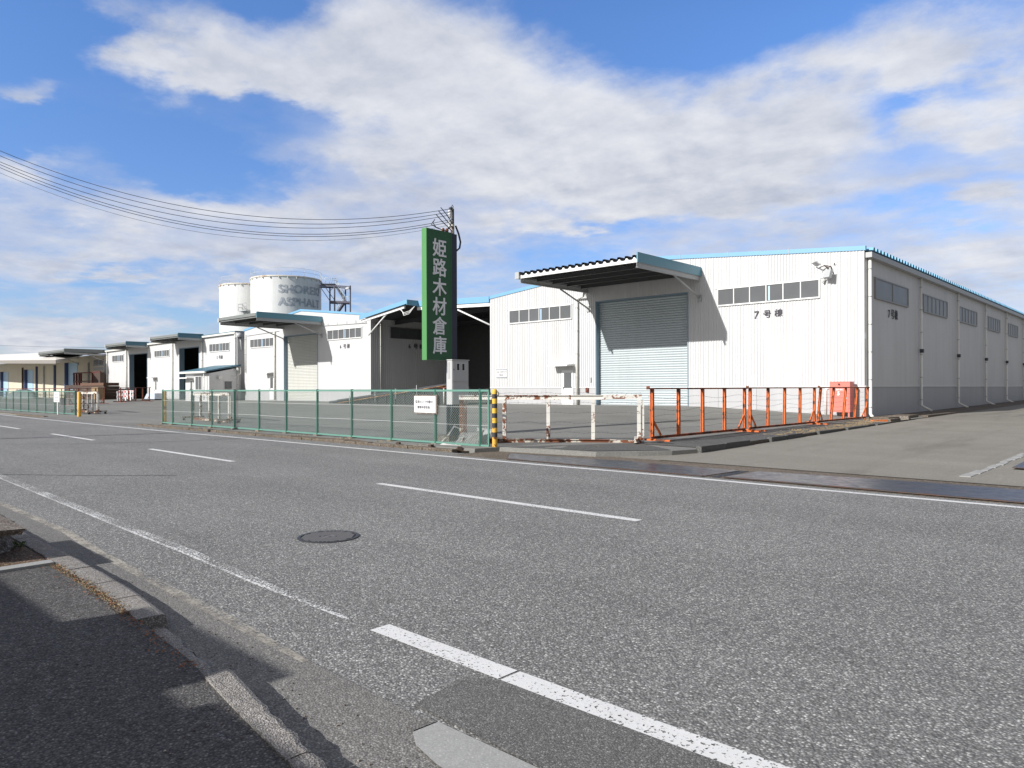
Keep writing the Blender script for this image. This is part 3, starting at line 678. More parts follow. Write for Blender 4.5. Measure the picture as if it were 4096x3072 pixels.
def shell(parent, x0, x1, Y, Y1, zfl, zt, left=True, m='white'):
    mb = MB(); mb.box(x0, x1, Y1, Y1 + .1, zfl - .5, zt)
    if left: mb.box(x0, x0 + .1, Y + .02, Y1, zfl - .5, zt)
    mb.build('rear_wall', m, parent)
YF = 35.7

# ---------------------------------------------------------------- building 7
def gable(x, e0, xe0, ap, xa, e1, xe1): return lerp(e0, ap, (x - xe0) / (xa - xe0)) if x < xa else lerp(ap, e1, (x - xa) / (xe1 - xa))
z7 = lambda x: gable(x, 7.74, -35.16, 8.90, -23.1, 7.93, -11.0)
b7 = thing('warehouse', 'large white warehouse at the right with a canopy over a grey roller shutter, marked 7', 'warehouse', (-23, YF, .5))
mb = MB()
corr(mb, (-35.16, YF), (1, 0), 8.9, 1.66, lambda s: z7(-35.16 + s), (0, -1), .15, .03); corr(mb, (-26.26, YF), (1, 0), 6.22, 6.84, lambda s: z7(-26.2 + s), (0, -1)); corr(mb, (-20.04, YF), (1, 0), 9.04, 1.66, lambda s: z7(-20.04 + s), (0, -1), .15, .03)
corr(mb, (-11.0, YF + .04), (0, 1), 60, 1.68, lambda s: 7.78, (1, 0), .2, .012)
mb.build('wall', 'white', b7)
shell(b7, -35.16, -11.1, YF, YF + 60, .5, 7.6)
mb = MB()
for xa, xb in ((-35.16, -34.9), (-34.9, -32.6), (-32.6, -30.2), (-30.2, -27.4), (-27.4, -26.26), (-20.04, -18.3), (-18.3, -16.2), (-16.2, -14), (-14, -12.2), (-12.2, -11.02)): mb.box(xa + .006, xb - .006, YF + .008, YF + .1, -.1, 1.645)
mb.box(-11.1, -11.006, YF + .1, YF + 60, .1, 1.665)
mb.build('plinth', 'plinth', b7)
mb = MB(); mb.box(-35.16, -26.26, YF - .03, YF + .01, 1.647, 1.69); mb.box(-20.04, -11.0, YF - .03, YF + .01, 1.647, 1.69); mb.box(-11.01, -10.965, YF, YF + 60, 1.668, 1.71); mb.build('flashing', 'frame', b7)
mb = MB()
for (xa, xb) in ((-35.3, -23.1), (-23.1, -10.95)):
    mb.hexa([(xa, YF - .06, z7(xa)), (xb, YF - .06, z7(xb)), (xb, YF + .1, z7(xb)), (xa, YF + .1, z7(xa))], [(xa, YF - .06, z7(xa) + .21), (xb, YF - .06, z7(xb) + .21), (xb, YF + .1, z7(xb) + .21), (xa, YF + .1, z7(xa) + .21)])
mb.build('roof_trim', 'blue', b7)
for x in (-32, -29, -26, -20.5, -17.7, -14.5): MB().box(x - .012, x + .012, YF - .075, YF - .05, z7(x) - .01, z7(x) + .26).build('trim_clip', 'greysteel', b7)
roof_sheet(b7, -35.16, -23.1, -11.0, lambda x: z7(x) + .02, YF + .12, YF + 60)
mb = MB()
mb.box(-10.98, -10.70, YF + .05, YF + 60, 7.60, 7.84); mb.build('eaves_gutter', 'greysteel', b7)
window(b7, -33.27, -28.1, 5.98, 6.77, YF); window(b7, -18.25, -13.06, 5.98, 6.78, YF)
for k, (ya, yb) in enumerate(((37.1, 42.44), (45.55, 50.85), (54.05, 59.27), (62.5, 67.6), (70.45, 75.6), (79, 84))):
    window(b7, ya, yb, 5.9, 6.78, 0, 2 if k == 0 else 6, 'wframe', 'glass_side', east=-10.985, mull=.035)
shutter(b7, -26.2, -20.1, .64, 6.78, YF, 'shutter', 'jamb')
side_door(b7, -28.78, -27.99, .62, 2.69, YF)
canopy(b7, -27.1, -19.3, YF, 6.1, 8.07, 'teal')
pp = downpipe(b7, -27.58, YF - .12, .62, 7.05, .08, 5)
mb = MB(); mb.tube([(-27.58, YF - .12, 7.02), (-27.5, YF - .14, 7.12), (-26.95, YF - .3, 7.2), (-26.88, YF - .3, 7.45)], .07, 8); mb.build('elbow', 'pvc', pp)
downpipe(b7, -10.86, YF + .3, .42, 7.6, .075, 6, (.3, -.28, .3))
for y in (44.6, 53.3, 61.8, 69.8, 77.9):
    downpipe(b7, -10.84, y, .65, 7.6, .065, 6, (.55, -.1, .3))
    mb = MB(); mb.box(-10.9, -10.72, y - .1, y + .1, 3.52, 3.72); mb.build('pipe_clamp', 'darksteel', b7)
text('lettering', '7', .54, (-16.31, YF - .04, 5.14), FRONT, 'ink', b7, 1, .008); text('lettering', '号', .42, (-15.82, YF - .04, 5.18), FRONT, 'ink', b7, 1, .008); text('lettering', '棟', .42, (-15.24, YF - .04, 5.19), FRONT, 'ink', b7, 1, .008)
for ch, y in (('7', 39.15), ('号', 39.6), ('棟', 40.2)): text('lettering', ch, .52, (-10.965, y, 5.10), EAST, 'ink', b7, 1, .008)
# name plate on the wall
mb = MB(); mb.box(-34.5, -33.58, YF - .045, YF - .022, 2.34, 2.93); pl = mb.build('name_plate', 'whiteplain', b7)
mb = MB(); mb.box(-34.5, -33.58, YF - .052, YF - .046, 2.36, 2.395); mb.box(-34.5, -33.58, YF - .052, YF - .046, 2.875, 2.91); mb.build('plate_line', 'navydoor', pl)
text('lettering', '姫路木材倉庫株式会社', .085, (-34.46, YF - .048, 2.71), FRONT, 'ink', pl, 1., .002, .001); text('lettering', '7号棟倉庫', .1, (-34.34, YF - .048, 2.5), FRONT, 'ink', pl, 1.15, .003, .001)
# broken floodlight and bracket
fl = MB(); fl.bar((-12.95, YF - .35, 7.42), (-13.12, YF - .5, 7.58), .5, .05); fl.bar((-12.5, YF - .3, 7.15), (-12.55, YF - .42, 6.78), .38, .16)
lamp = fl.build('floodlight', 'lampmetal', b7)
mb = MB(); mb.tube([(-12.98, YF - .3, 7.3), (-12.75, YF - .15, 7.42), (-12.5, YF - .04, 7.36), (-12.38, YF - .02, 7.0)], .025, 6); mb.tube([(-12.75, YF - .15, 7.42), (-12.5, YF - .28, 7.2)], .03, 6); mb.tube([(-12.35, YF - .02, 7.42), (-12.28, YF - .14, 7.48)], .02, 6); mb.tube([(-12.55, YF - .3, 6.78), (-12.55, YF - .3, 6.66)], .015, 5); mb.build('bracket', 'rustedge', lamp)
mb = MB(); mb.bar((-12.85, YF - .16, 6.62), (-12.72, YF - .06, 6.78), .08, .04); mb.bar((-12.88, YF - .05, 6.7), (-12.74, YF - .05, 6.76), .05, .03); mb.build('camera_arm', 'greysteel', b7)
# alarm box and switch
mb = MB(); mb.box(-26.68, -26.56, YF - .08, YF, 2.0, 2.28); mb.build('switch_box', 'greysteel', b7)
mb = MB(); mb.box(-26.98, -26.78, YF - .07, YF + .01, 1.38, 1.66); mb.box(-26.93, -26.83, YF - .12, YF - .07, 1.42, 1.55); mb.build('alarm_box', 'reddark', b7)

# ---------------------------------------------------------------- building 6
z6 = lambda x: gable(x, 7.45, -69.78, 8.70, -59.2, 7.56, -48.7)
b6 = thing('warehouse', 'white warehouse left of the green sign with a cream roller shutter, marked 6', 'warehouse', (-59, YF, .5))
mb = MB()
corr(mb, (-69.78, YF), (1, 0), 7.57, 1.56, lambda s: z6(-69.78 + s), (0, -1), .2); corr(mb, (-62.21, YF), (1, 0), 5.77, 6.58, lambda s: z6(-62.21 + s), (0, -1), .2); corr(mb, (-56.44, YF), (1, 0), 7.74, 1.6, lambda s: z6(-56.44 + s), (0, -1), .2)
corr(mb, (-48.7, YF + .03), (0, 1), 45, 1.6, lambda s: 7.4, (1, 0), .2, .02)
mb.build('wall', 'white', b6); shell(b6, -69.7, -48.8, YF, YF + 45, .5, 7.3)
mb = MB(); mb.box(-69.7, -62.2, YF + .008, YF + .1, .2, 1.55); mb.box(-56.4, -48.72, YF + .008, YF + .1, .2, 1.59); mb.box(-48.8, -48.706, YF + .1, YF + 45, .2, 1.6); mb.build('plinth', 'plinth', b6)
mb = MB()
for (xa, xb) in ((-69.9, -59.2), (-59.2, -48.66)):
    mb.hexa([(xa, YF - .06, z6(xa)), (xb, YF - .06, z6(xb)), (xb, YF + .1, z6(xb)), (xa, YF + .1, z6(xa))], [(xa, YF - .06, z6(xa) + .18), (xb, YF - .06, z6(xb) + .18), (xb, YF + .1, z6(xb) + .18), (xa, YF + .1, z6(xa) + .18)])
mb.build('roof_trim', 'blue', b6)
roof_sheet(b6, -69.78, -59.2, -48.7, lambda x: z6(x) + .02, YF + .12, YF + 45, east_over=.05)
mb = MB()
mb.tube([(-56.0, YF - .06, 7.15), (-49.2, YF - .06, 7.0)], .02, 5); mb.tube([(-69.2, YF - .06, 6.95), (-63.0, YF - .06, 7.1)], .02, 5)
for x in (-49.3, -50.7, -52, -53.4, -54.8, -64, -65.5, -67, -68.5): mb.box(x - .012, x + .012, YF - .07, YF - .05, 7.0 + .02 * (x + 49) * -.9, 7.32)
mb.build('lightning_wire', 'greysteel', b6)
window(b6, -68.48, -64.0, 5.76, 6.52, YF); window(b6, -54.85, -49.93, 5.9, 6.66, YF)
window(b6, 37.7, 43.0, 5.9, 6.68, 0, 6, 'dframe', 'glass', east=-48.68)
shutter(b6, -62.15, -56.5, .62, 6.52, YF, 'shutter_cream', 'jamb')
side_door(b6, -64.78, -64.05, .62, 2.8, YF)
canopy(b6, -62.5, -55.75, YF, 6.1, 7.93, 'teal', sheet_m='undergrey', white=False)
downpipe(b6, -63.72, YF - .12, .62, 7.1, .08, 4); downpipe(b6, -69.45, YF - .1, 3.3, 7.1, .05, 3)
downpipe(b6, -48.55, YF + .85, 1.35, 7.3, .08, 4)
for ch, x in (('6', -53.05), ('号', -52.55), ('棟', -52.02)): text('lettering', ch, .42, (x, YF - .022, 5.07), FRONT, 'ink', b6, 1, .006)
for ch, y in (('6', 39.55), ('号', 40.1), ('棟', 40.75)): text('lettering', ch, .5, (-48.66, y, 5.06), EAST, 'ink', b6, 1, .01)
mb = MB(); p = Vector((-50.5, 40, 8.0)); mb.lathe(p, [(.7, 0), (.8, .3), (1.0, .32), (1.0, .55), (.7, .75), (0, .8)], 24); mb.build('roof_ventilator', 'whiteplain', b6)
mb = MB(); mb.tube([(-48.55, YF + .55, 6.95), (-48.35, YF + .4, 6.95)], .03, 6); mb.lathe((-48.3, YF + .35, 6.72), [(.16, 0), (.14, .2), (.05, .28), (0, .28)], 14); mb.build('wall_lamp', 'rustedge', b6)

# ---------------------------------------------------------------- open shed between 6 and 7
sh = thing('open_shed', 'open bay with light blue roof edge between warehouses 6 and 7, dark inside', 'shed', (-42, YF, .6))
def shed_slope(xa, xb, za, zb, ya, yb, name='roof'):
    mb = MB(); mb.hexa([(xa, ya, za - .06), (xb, ya, zb - .06), (xb, yb, zb - .06), (xa, yb, za - .06)], [(xa, ya, za), (xb, ya, zb), (xb, yb, zb), (xa, yb, za)])
    return mb.build(name, 'under', sh)
shed_slope(-48.66, -42.7, 7.38, 8.16, 34.6, 75); shed_slope(-42.7, -35.2, 8.15, 7.86, 35.66, 75)
def fascia(xa, xb, za, zb, h, y, m, nm, t=.06):
    mb = MB(); mb.hexa([(xa, y, za - h), (xb, y, zb - h), (xb, y + t, zb - h), (xa, y + t, za - h)], [(xa, y, za), (xb, y, zb), (xb, y + t, zb), (xa, y + t, za)]); return mb.build(nm, m, sh)
fascia(-48.66, -42.7, 7.45, 8.25, .3, 34.53, 'blue', 'fascia'); fascia(-42.85, -35.17, 8.24, 7.93, .42, 35.6, 'blue', 'fascia')
mb = MB(); mb.box(-42.7, -42.64, 34.53, 35.6, 7.85, 8.25); mb.build('fascia', 'teal', sh)  # end face of the blue fascia, its shade put into a darker teal
fascia(-48.66, -43.2, 7.13, 7.85, .2, 34.7, 'whiteplain', 'front_beam', .12); fascia(-42.85, -35.17, 7.80, 7.5, .24, 35.67, 'whiteplain', 'front_beam', .12)
mb = MB(); mb.tube([(-45.2, 34.76, 7.5), (-48.45, 35.3, 5.95)], .06, 8); mb.build('brace', 'whiteplain', sh)
mb = MB(); mb.tube([(-38.4, 35.72, 7.25), (-35.19, 35.75, 5.98)], .06, 8); mb.build('brace', 'whiteplain', sh)
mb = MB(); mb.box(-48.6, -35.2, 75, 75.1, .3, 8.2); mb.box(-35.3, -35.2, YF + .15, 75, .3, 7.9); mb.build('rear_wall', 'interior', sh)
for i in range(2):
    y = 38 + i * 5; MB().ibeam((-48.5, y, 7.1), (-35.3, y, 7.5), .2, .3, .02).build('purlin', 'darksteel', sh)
MB().box(-48.6, -35.3, 44.4, 44.5, .3, 8.2).build('shade_screen', 'interior', sh)  # dark screen added to deepen the shade inside the bay
mb = MB()
for k in range(3): mb.tube([(-43.6 - k * .1, 34.75, 7.65), (-43.1, 34.6, 7.1 + .1 * k), (-42.6, 34.7, 7.2 + .1 * k), (-42.2, 34.9, 7.75)], .022, 6)
mb.build('cable_loop', 'whiteplain', sh)
# loading ramp
rp = thing('loading_ramp', 'dark steel loading ramp climbing to the right in front of the open bay', 'ramp', (-50, 33.5, .6))
zr = lambda x: lerp(.66, 1.9, (x + 50) / 12.8)
mb = MB(); mb.hexa([(-50, 32.6, .5), (-37.2, 32.6, 1.5), (-37.2, 35.2, 1.5), (-50, 35.2, .5)], [(-50, 32.6, .66), (-37.2, 32.6, 1.8), (-37.2, 35.2, 1.8), (-50, 35.2, .66)])
mb.box(-37.2, -35.22, 32.6, 60, 1.45, 1.6); mb.build('deck', 'darksteel', rp)
mb = MB(); mb.hexa([(-51.2, 35.2, .5), (-37.2, 35.2, 1.6), (-37.2, 35.32, 1.6), (-51.2, 35.32, .5)], [(-51.2, 35.2, .78), (-37.2, 35.2, 2.0), (-37.2, 35.32, 2.0), (-51.2, 35.32, .78)]); mb.build('kerb_beam', 'darksteel', rp)
mb = MB(); mb.hexa([(-48.6, 32.5, .4), (-35.3, 32.5, .4), (-35.3, 32.58, .4), (-48.6, 32.58, .4)], [(-48.6, 32.5, .80), (-35.3, 32.5, 2.03), (-35.3, 32.58, 2.03), (-48.6, 32.58, .80)]); mb.build('side_plate', 'black', rp)
for x in range(12):
    xx = -47.8 + x * 1.05; MB().box(xx, xx + .08, 32.44, 32.497, .45, .8 + (xx + 48.6) * .0925 - .02).build('stiffener', 'darksteel', rp)
mb = MB(); mb.hexa([(-48.6, 32.42, .68), (-35.3, 32.42, 1.9), (-35.3, 32.5, 1.9), (-48.6, 32.5, .68)], [(-48.6, 32.42, .80), (-35.3, 32.42, 2.03), (-35.3, 32.5, 2.03), (-48.6, 32.5, .80)]); mb.build('edge_channel', 'darksteel', rp)
mb = MB(); mb.tube([(-48.3, 32.3, .55), (-36.0, 32.3, 1.83)], .03, 6); mb.build('handrail', 'railtan', rp)
for x in (-46.8, -43.6, -41.2, -38.9):
    mb = MB(); mb.tube([(x, 32.32, zr(x) - .6), (x, 32.32, zr(x) + .14)], .03, 6); mb.build('rail_post', 'greysteel', rp)
mb = MB(); mb.ibeam((-36.7, 32.4, 1.74), (-34.6, 32.4, 1.74), .12, .16, .02); mb.build('end_beam', 'gaterust', rp)
mb = MB(); mb.tube([(-36.2, 32.4, .6), (-36.2, 32.4, 1.66)], .05, 6); mb.tube([(-35.6, 32.4, 1.66), (-34.6, 32.4, 1.1)], .035, 6); mb.build('rail_post', 'gatewhite', rp)

# ---------------------------------------------------------------- buildings 5 and 4
def flat_shed(name, label, x0, x1, zt, doorx, doorz, wins, pipes, zfl, cano, letters=None, hollow=22):
    b = thing(name, label, 'warehouse', (.5 * (x0 + x1), YF, zfl))
    d0, d1 = doorx; mb = MB(); fz = zt if callable(zt) else (lambda x: zt)
    for a, c, zb in ((x0, d0 - .06, zfl + .2), (d0 - .06, d1 + .06, doorz + .06), (d1 + .06, x1, zfl + .2)):
        if c - a > .05: corr(mb, (a, YF), (1, 0), c - a, zb, lambda s, a=a: fz(a + s), (0, -1), .25)
    mb.box(x1 - .1, x1, YF + .02, YF + hollow, zfl - .3, fz(x1)); mb.build('wall', 'white', b)
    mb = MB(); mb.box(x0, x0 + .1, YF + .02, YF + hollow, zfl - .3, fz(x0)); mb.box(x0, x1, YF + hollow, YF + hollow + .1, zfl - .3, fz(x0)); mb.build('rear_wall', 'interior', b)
    mb = MB(); mb.box(x0, d0 - .06, YF + .006, YF + .1, zfl - .3, zfl + .21)
    if x1 - d1 > .3: mb.box(d1 + .06, x1, YF + .006, YF + .1, zfl - .3, zfl + .21)
    mb.build('plinth', 'plinth', b)
    mb = MB(); mb.hexa([(x0 - .1, YF - .3, fz(x0)), (x1 + .1, YF - .3, fz(x1)), (x1 + .1, YF + hollow, fz(x1) + .5), (x0 - .1, YF + hollow, fz(x0) + .5)], [(x0 - .1, YF - .3, fz(x0) + .06), (x1 + .1, YF - .3, fz(x1) + .06), (x1 + .1, YF + hollow, fz(x1) + .6), (x0 - .1, YF + hollow, fz(x0) + .6)]); mb.build('roof', 'darkteal', b)
    mb = MB(); mb.hexa([(x0, YF - .28, fz(x0) - .2), (x1, YF - .28, fz(x1) - .2), (x1, YF - .1, fz(x1) - .2), (x0, YF - .1, fz(x0) - .2)], [(x0, YF - .28, fz(x0) - .01), (x1, YF - .28, fz(x1) - .01), (x1, YF - .1, fz(x1) - .01), (x0, YF - .1, fz(x0) - .01)]); mb.build('eaves_gutter', 'pvc', b)
    for q in wins: window(b, q[0], q[1], q[2], q[3], YF, 6)
    for x in pipes: downpipe(b, x, YF - .13, zfl, fz(x) - .15, .08, 4)
    frame(b, d0, d1, zfl, doorz, YF, 'jamb', .5)
    canopy(b, *cano, sheet_m='undergrey', fas='darkteal', pitch=.6, braces=False, white=False)
    if letters:
        for ch, x, z in letters: text('lettering', ch, .44, (x, YF - .03, z), FRONT, 'ink', b, 1, .004)
    return b
b5 = flat_shed('warehouse', 'white warehouse with an open dark doorway behind the small office, marked 5', -94.0, -71.32, lambda x: piece(x, [(-94, 7.28), (-71.3, 7.5)]), (-85.2, -80.18), 6.3,
          [(-77.46, -72.96, 5.68, 6.45), (-92.19, -87.96, 5.57, 6.27)], (-79.2, -86.9, -71.55), .45, (-86.6, -79.0, YF, 2.7, 7.62), (('5', -75.85, 4.84), ('号', -75.4, 4.84), ('棟', -74.93, 4.84)))
side_door(b5, -92.2, -91.65, .5, 2.7, YF)
mb = MB(); mb.box(-71.3, -70.9, YF - .2, YF + 1.2, 6.9, 7.4); mb.tube([(-71.1, YF + .2, 6.9), (-71.1, YF + .3, 6.4), (-70.95, YF + .3, 5.6)], .09, 8); mb.build('hopper', 'lampmetal', b5)
mb = MB(); mb.lathe((-70.85, YF + .0, 6.95), [(.26, 0), (.3, .12), (.26, .3), (.1, .42), (0, .42)], 16); mb.build('wall_lamp', 'lampmetal', b5)
b4 = flat_shed('warehouse', 'narrow white warehouse with an open dark doorway, furthest left of the white row', -108.5, -94.02, lambda x: piece(x, [(-108.5, 6.95), (-94, 7.1)]), (-100.4, -94.6), 6.1,
          [(-106.34, -102.37, 5.37, 6.15)], (-101.2, -108.2), .42, (-101.1, -94.1, YF, 2.6, 7.43))
# timber seen inside the doorways
tag(MB().box(-98.9, -95, 44, 48, .4, 2.6).build('timber_stack', 'rustred'), 'reddish timber stack inside the dark doorway at the far left', 'timber stack')

# ---------------------------------------------------------------- small office
of = thing('office_hut', 'small white lean-to office with blue roof in front of warehouse 5', 'office', (-73, 34, .55))
YO = 32.4
mb = MB(); mb.hexa([(-75.9, YO, .3), (-70.5, YO, .3), (-70.5, YF - .05, .3), (-75.9, YF - .05, .3)], [(-75.9, YO, 3.2), (-70.5, YO, 3.2), (-70.5, YF - .05, 3.85), (-75.9, YF - .05, 3.85)]); mb.build('wall', 'white', of)
mb = MB(); mb.hexa([(-76.4, YO - .35, 3.36), (-70.35, YO - .35, 3.36), (-70.35, YF - .1, 3.98), (-76.4, YF - .1, 3.98)], [(-76.4, YO - .35, 3.46), (-70.35, YO - .35, 3.46), (-70.35, YF - .1, 4.14), (-76.4, YF - .1, 4.14)]); mb.build('roof', 'darkteal', of)
mb = MB(); mb.box(-76.4, -70.45, YO - .5, YO - .34, 3.22, 3.42); mb.build('eaves_gutter', 'pvc', of)
side_door(of, -74.75, -74.15, .6, 2.55, YO, hood=False)
mb = MB(); mb.box(-76.5, -74.0, YO - .7, YO, 2.72, 2.84); mb.build('door_hood', 'whiteplain', of)
window(of, -73.4, -72.1, 1.6, 2.9, YO, 2)
downpipe(of, -71.0, YO - .3, .6, 3.3, .05, 3); downpipe(of, -70.42, YF - .4, .6, 3.8, .06, 3)
window(of, 34.05, 34.6, 1.75, 2.35, 0, 1, 'dframe', 'glass', east=-70.49)
mb = MB(); mb.box(-70.5, -70.25, 33.25, 33.6, 2.65, 2.95); mb.build('vent_hood', 'pvc', of)
mb = MB(); mb.tube([(-70.2, YF - .2, 3.8), (-70.0, YF - .3, 3.2), (-70.2, YF - .7, 2.9), (-70.45, YF - 1.0, 3.0)], .025, 6); mb.lathe((-70.3, YF - .5, 3.5), [(.12, 0), (.15, .1), (.1, .3), (0, .3)], 12); mb.build('cable', 'pvc', of)

# ---------------------------------------------------------------- cream building at the left
cb = thing('warehouse', 'long cream warehouse at the left edge with pale blue doors and a low white roof', 'warehouse', (-135, YF, .4))
mb = MB(); mb.box(-170, -108.6, YF, YF + 25, .1, 6.5); mb.build('wall', 'cream', cb)
mb = MB(); re_ = lambda x: 5.6 + (-110 - x) * .026
mb.hexa([(-170, 30, re_(-170) - .5), (-110, 30, re_(-110) - .5), (-118, 35.6, 6.6), (-170, 35.6, 6.9)], [(-170, 30, re_(-170)), (-110, 30, re_(-110)), (-127, 34.4, 7.35), (-170, 34.4, 8.35)]); mb.build('roof', 'creamroof', cb)
mb = MB(); mb.hexa([(-170, 29.94, re_(-170) - .52), (-110, 29.94, re_(-110) - .52), (-110, 30.0, re_(-110) - .52), (-170, 30.0, re_(-170) - .52)], [(-170, 29.94, re_(-170) - .02), (-110, 29.94, re_(-110) - .02), (-110, 30.0, re_(-110) - .02), (-170, 30.0, re_(-170) - .02)]); mb.build('fascia', 'taupe', cb)
for a, b_, z in ((-163.3, -159.2, 4.9), (-147.4, -143.5, 5.0), (-125.5, -120.6, 5.6)):
    mb = MB(); mb.box(a + .7, b_, YF - .06, YF - .02, .3, z); d = mb.build('door', 'lightblue', cb)
    mb = MB(); mb.box(a + .3, a + .7, YF - .5, YF - .03, .3, z + .1); mb.build('door_frame', 'navydoor', d)
for x, m_ in ((-149.4, 'browndark'), (-141, 'navydoor'), (-137, 'greysteel'), (-131.2, 'navydoor'), (-115.6, 'greysteel'), (-108.9, 'greysteel')):
    mb = MB(); mb.box(x - (.3 if m_ == 'navydoor' else .12), x + (.15 if m_ == 'navydoor' else .12), YF - .25, YF - .01, .3, 5.5); mb.build('post', m_, cb)
window(cb, -113.6, -109.8, 5.0, 5.75, YF, 6, 'greysteel')
mb = MB(); mb.box(-114, -109.6, YF - .03, YF - .005, 4.35, 4.75); mb.build('lettering_band', 'greysteel', cb)
canopy(cb, -120.5, -109.0, YF, 5.0, 7.05, 'canopygrey', .15, 'under', .6, white=False)
mb = MB(); mb.box(-165, -117, 33.9, 33.98, 1.75, 1.85)
for x in range(-164, -117, 6): mb.box(x, x + .1, 33.9, 33.98, .3, 1.75)
tag(mb.build('handrail', 'reddark'), 'dark red handrail along the cream warehouse', 'handrail')

# ---------------------------------------------------------------- asphalt tanks
def tank(label, lat, dep, r, zt, letters=False, rail=True):
    c = at(lat, dep); t = thing('storage_tank', label, 'tank', (c.x, c.y, 0), 'white storage tanks behind the warehouses')
    mb = MB(); mb.lathe((c.x, c.y, 0), [(r, 0), (r, zt - .25)], 72); mb.build('shell', 'tank', t)
    mb = MB(); mb.lathe((c.x, c.y, 0), [(r, zt - .25), (r + .07, zt - .22), (r + .07, zt), (r - .1, zt), (r - .1, zt + .02), (0, zt + .5)], 72)
    for k in range(26):
        a = 2 * math.pi * k / 26; mb.box(c.x + (r + .1) * math.cos(a) - .05, c.x + (r + .1) * math.cos(a) + .05, c.y + (r + .1) * math.sin(a) - .05, c.y + (r + .1) * math.sin(a) + .05, zt - .42, zt - .2)
    mb.build('rim', 'tankrust', t)
    mb = MB()
    for h in (.55, 1.05): mb.tube([(c.x + r * math.cos(a), c.y + r * math.sin(a), zt + h) for a in [2 * math.pi * k / 48 for k in range(49)]], .016, 5)
    for k in range(16):
        a = 2 * math.pi * k / 16; mb.tube([(c.x + r * math.cos(a), c.y + r * math.sin(a), zt), (c.x + r * math.cos(a), c.y + r * math.sin(a), zt + 1.05)], .02, 5)
    mb.build('railing', 'galv', t)
    return t, c
t1, c1 = tank('large white storage tank with faded letters reading SHOREKI ASPHALT', -32.3, 105, 4.85, 17.25)
t2, c2 = tank('plain white storage tank half hidden behind the lettered one', -40.2, 112, 4.2, 17.3)
# lettering wrapped on the shell
def wrap_text(body, size, zb, a_start, r, c, parent):
    x = 0
    cu = bpy.data.curves.new('wrap_font', 'FONT'); cu.body = body; cu.size = size; cu.extrude = .0; cu.bevel_depth = .0; cu.offset = .012; cu.space_character = 1.06
    tmp = bpy.data.objects.new('wrap_tmp', cu); COL.objects.link(tmp)
    dg = bpy.context.evaluated_depsgraph_get(); dg.update(); me = bpy.data.meshes.new_from_object(tmp.evaluated_get(dg)); bpy.data.objects.remove(tmp)
    bm = bmesh.new(); bm.from_mesh(me)
    for v in bm.verts: v.co.z = 0
    bmesh.ops.remove_doubles(bm, verts=bm.verts[:], dist=.0005)
    ext = max(v.co.x for v in bm.verts)
    for i in range(1, 24):
        g = bm.verts[:] + bm.edges[:] + bm.faces[:]
        bmesh.ops.bisect_plane(bm, geom=g, plane_co=(ext * i / 24, 0, 0), plane_no=(1, 0, 0))
    for v in bm.verts:
        a = a_start + v.co.x * (1.36 / ext); v.co = Vector((c.x + (r + .03) * math.cos(a), c.y + (r + .03) * math.sin(a), zb + v.co.y * 1.0))
    g0_ = bm.verts[:] + bm.edges[:] + bm.faces[:]
    for kx, (da, dz) in enumerate(((.020, .02), (.020, -.03), (.0, .04), (.030, .0))):
        g2 = bmesh.ops.duplicate(bm, geom=g0_)
        for v in [q for q in g2['geom'] if isinstance(q, bmesh.types.BMVert)]:
            a = math.atan2(v.co.y - c.y, v.co.x - c.x) + da; rr_ = r + .0315 + .0015 * kx; v.co = Vector((c.x + rr_ * math.cos(a), c.y + rr_ * math.sin(a), v.co.z + dz))
    bm.to_mesh(me); bm.free(); me.materials.clear(); me.materials.append(M['faded']); me.name = 'lettering'
    o = bpy.data.objects.new('lettering', me); COL.objects.link(o); o.parent = parent; o.location = -wloc(parent)
# bearing on the shell that faces the viewer
face = math.atan2(-F.y, -F.x)
wrap_text('SHOREKI', 1.52, 14.85, face + .07, 4.85, c1, t1); wrap_text('ASPHALT', 1.52, 13.12, face + .07, 4.85, c1, t1)
# platform on the second tank
pf = at(-38.6, 107.2); mb = MB(); mb.box(pf.x - 1.2, pf.x + 1.2, pf.y - .9, pf.y + .9, 13.0, 13.12)
for h in (.5, 1.0): mb.tube([(pf.x - 1.2, pf.y - .9, 13.1 + h), (pf.x + 1.2, pf.y - .9, 13.1 + h)], .04, 5); mb.tube([(pf.x - 1.2, pf.y - .9, 13.1 + h), (pf.x - 1.2, pf.y + .9, 13.1 + h)], .04, 5)
for dx in (-1.2, 0, 1.2): mb.tube([(pf.x + dx, pf.y - .9, 13.1), (pf.x + dx, pf.y - .9, 14.1)], .04, 5)
for k in range(7): mb.box(pf.x - .9 + k * .28, pf.x - .5 + k * .28, pf.y - .6, pf.y + .3, 12.9 - k * .3, 12.96 - k * .3)
mb.build('platform', 'greysteel', t2)
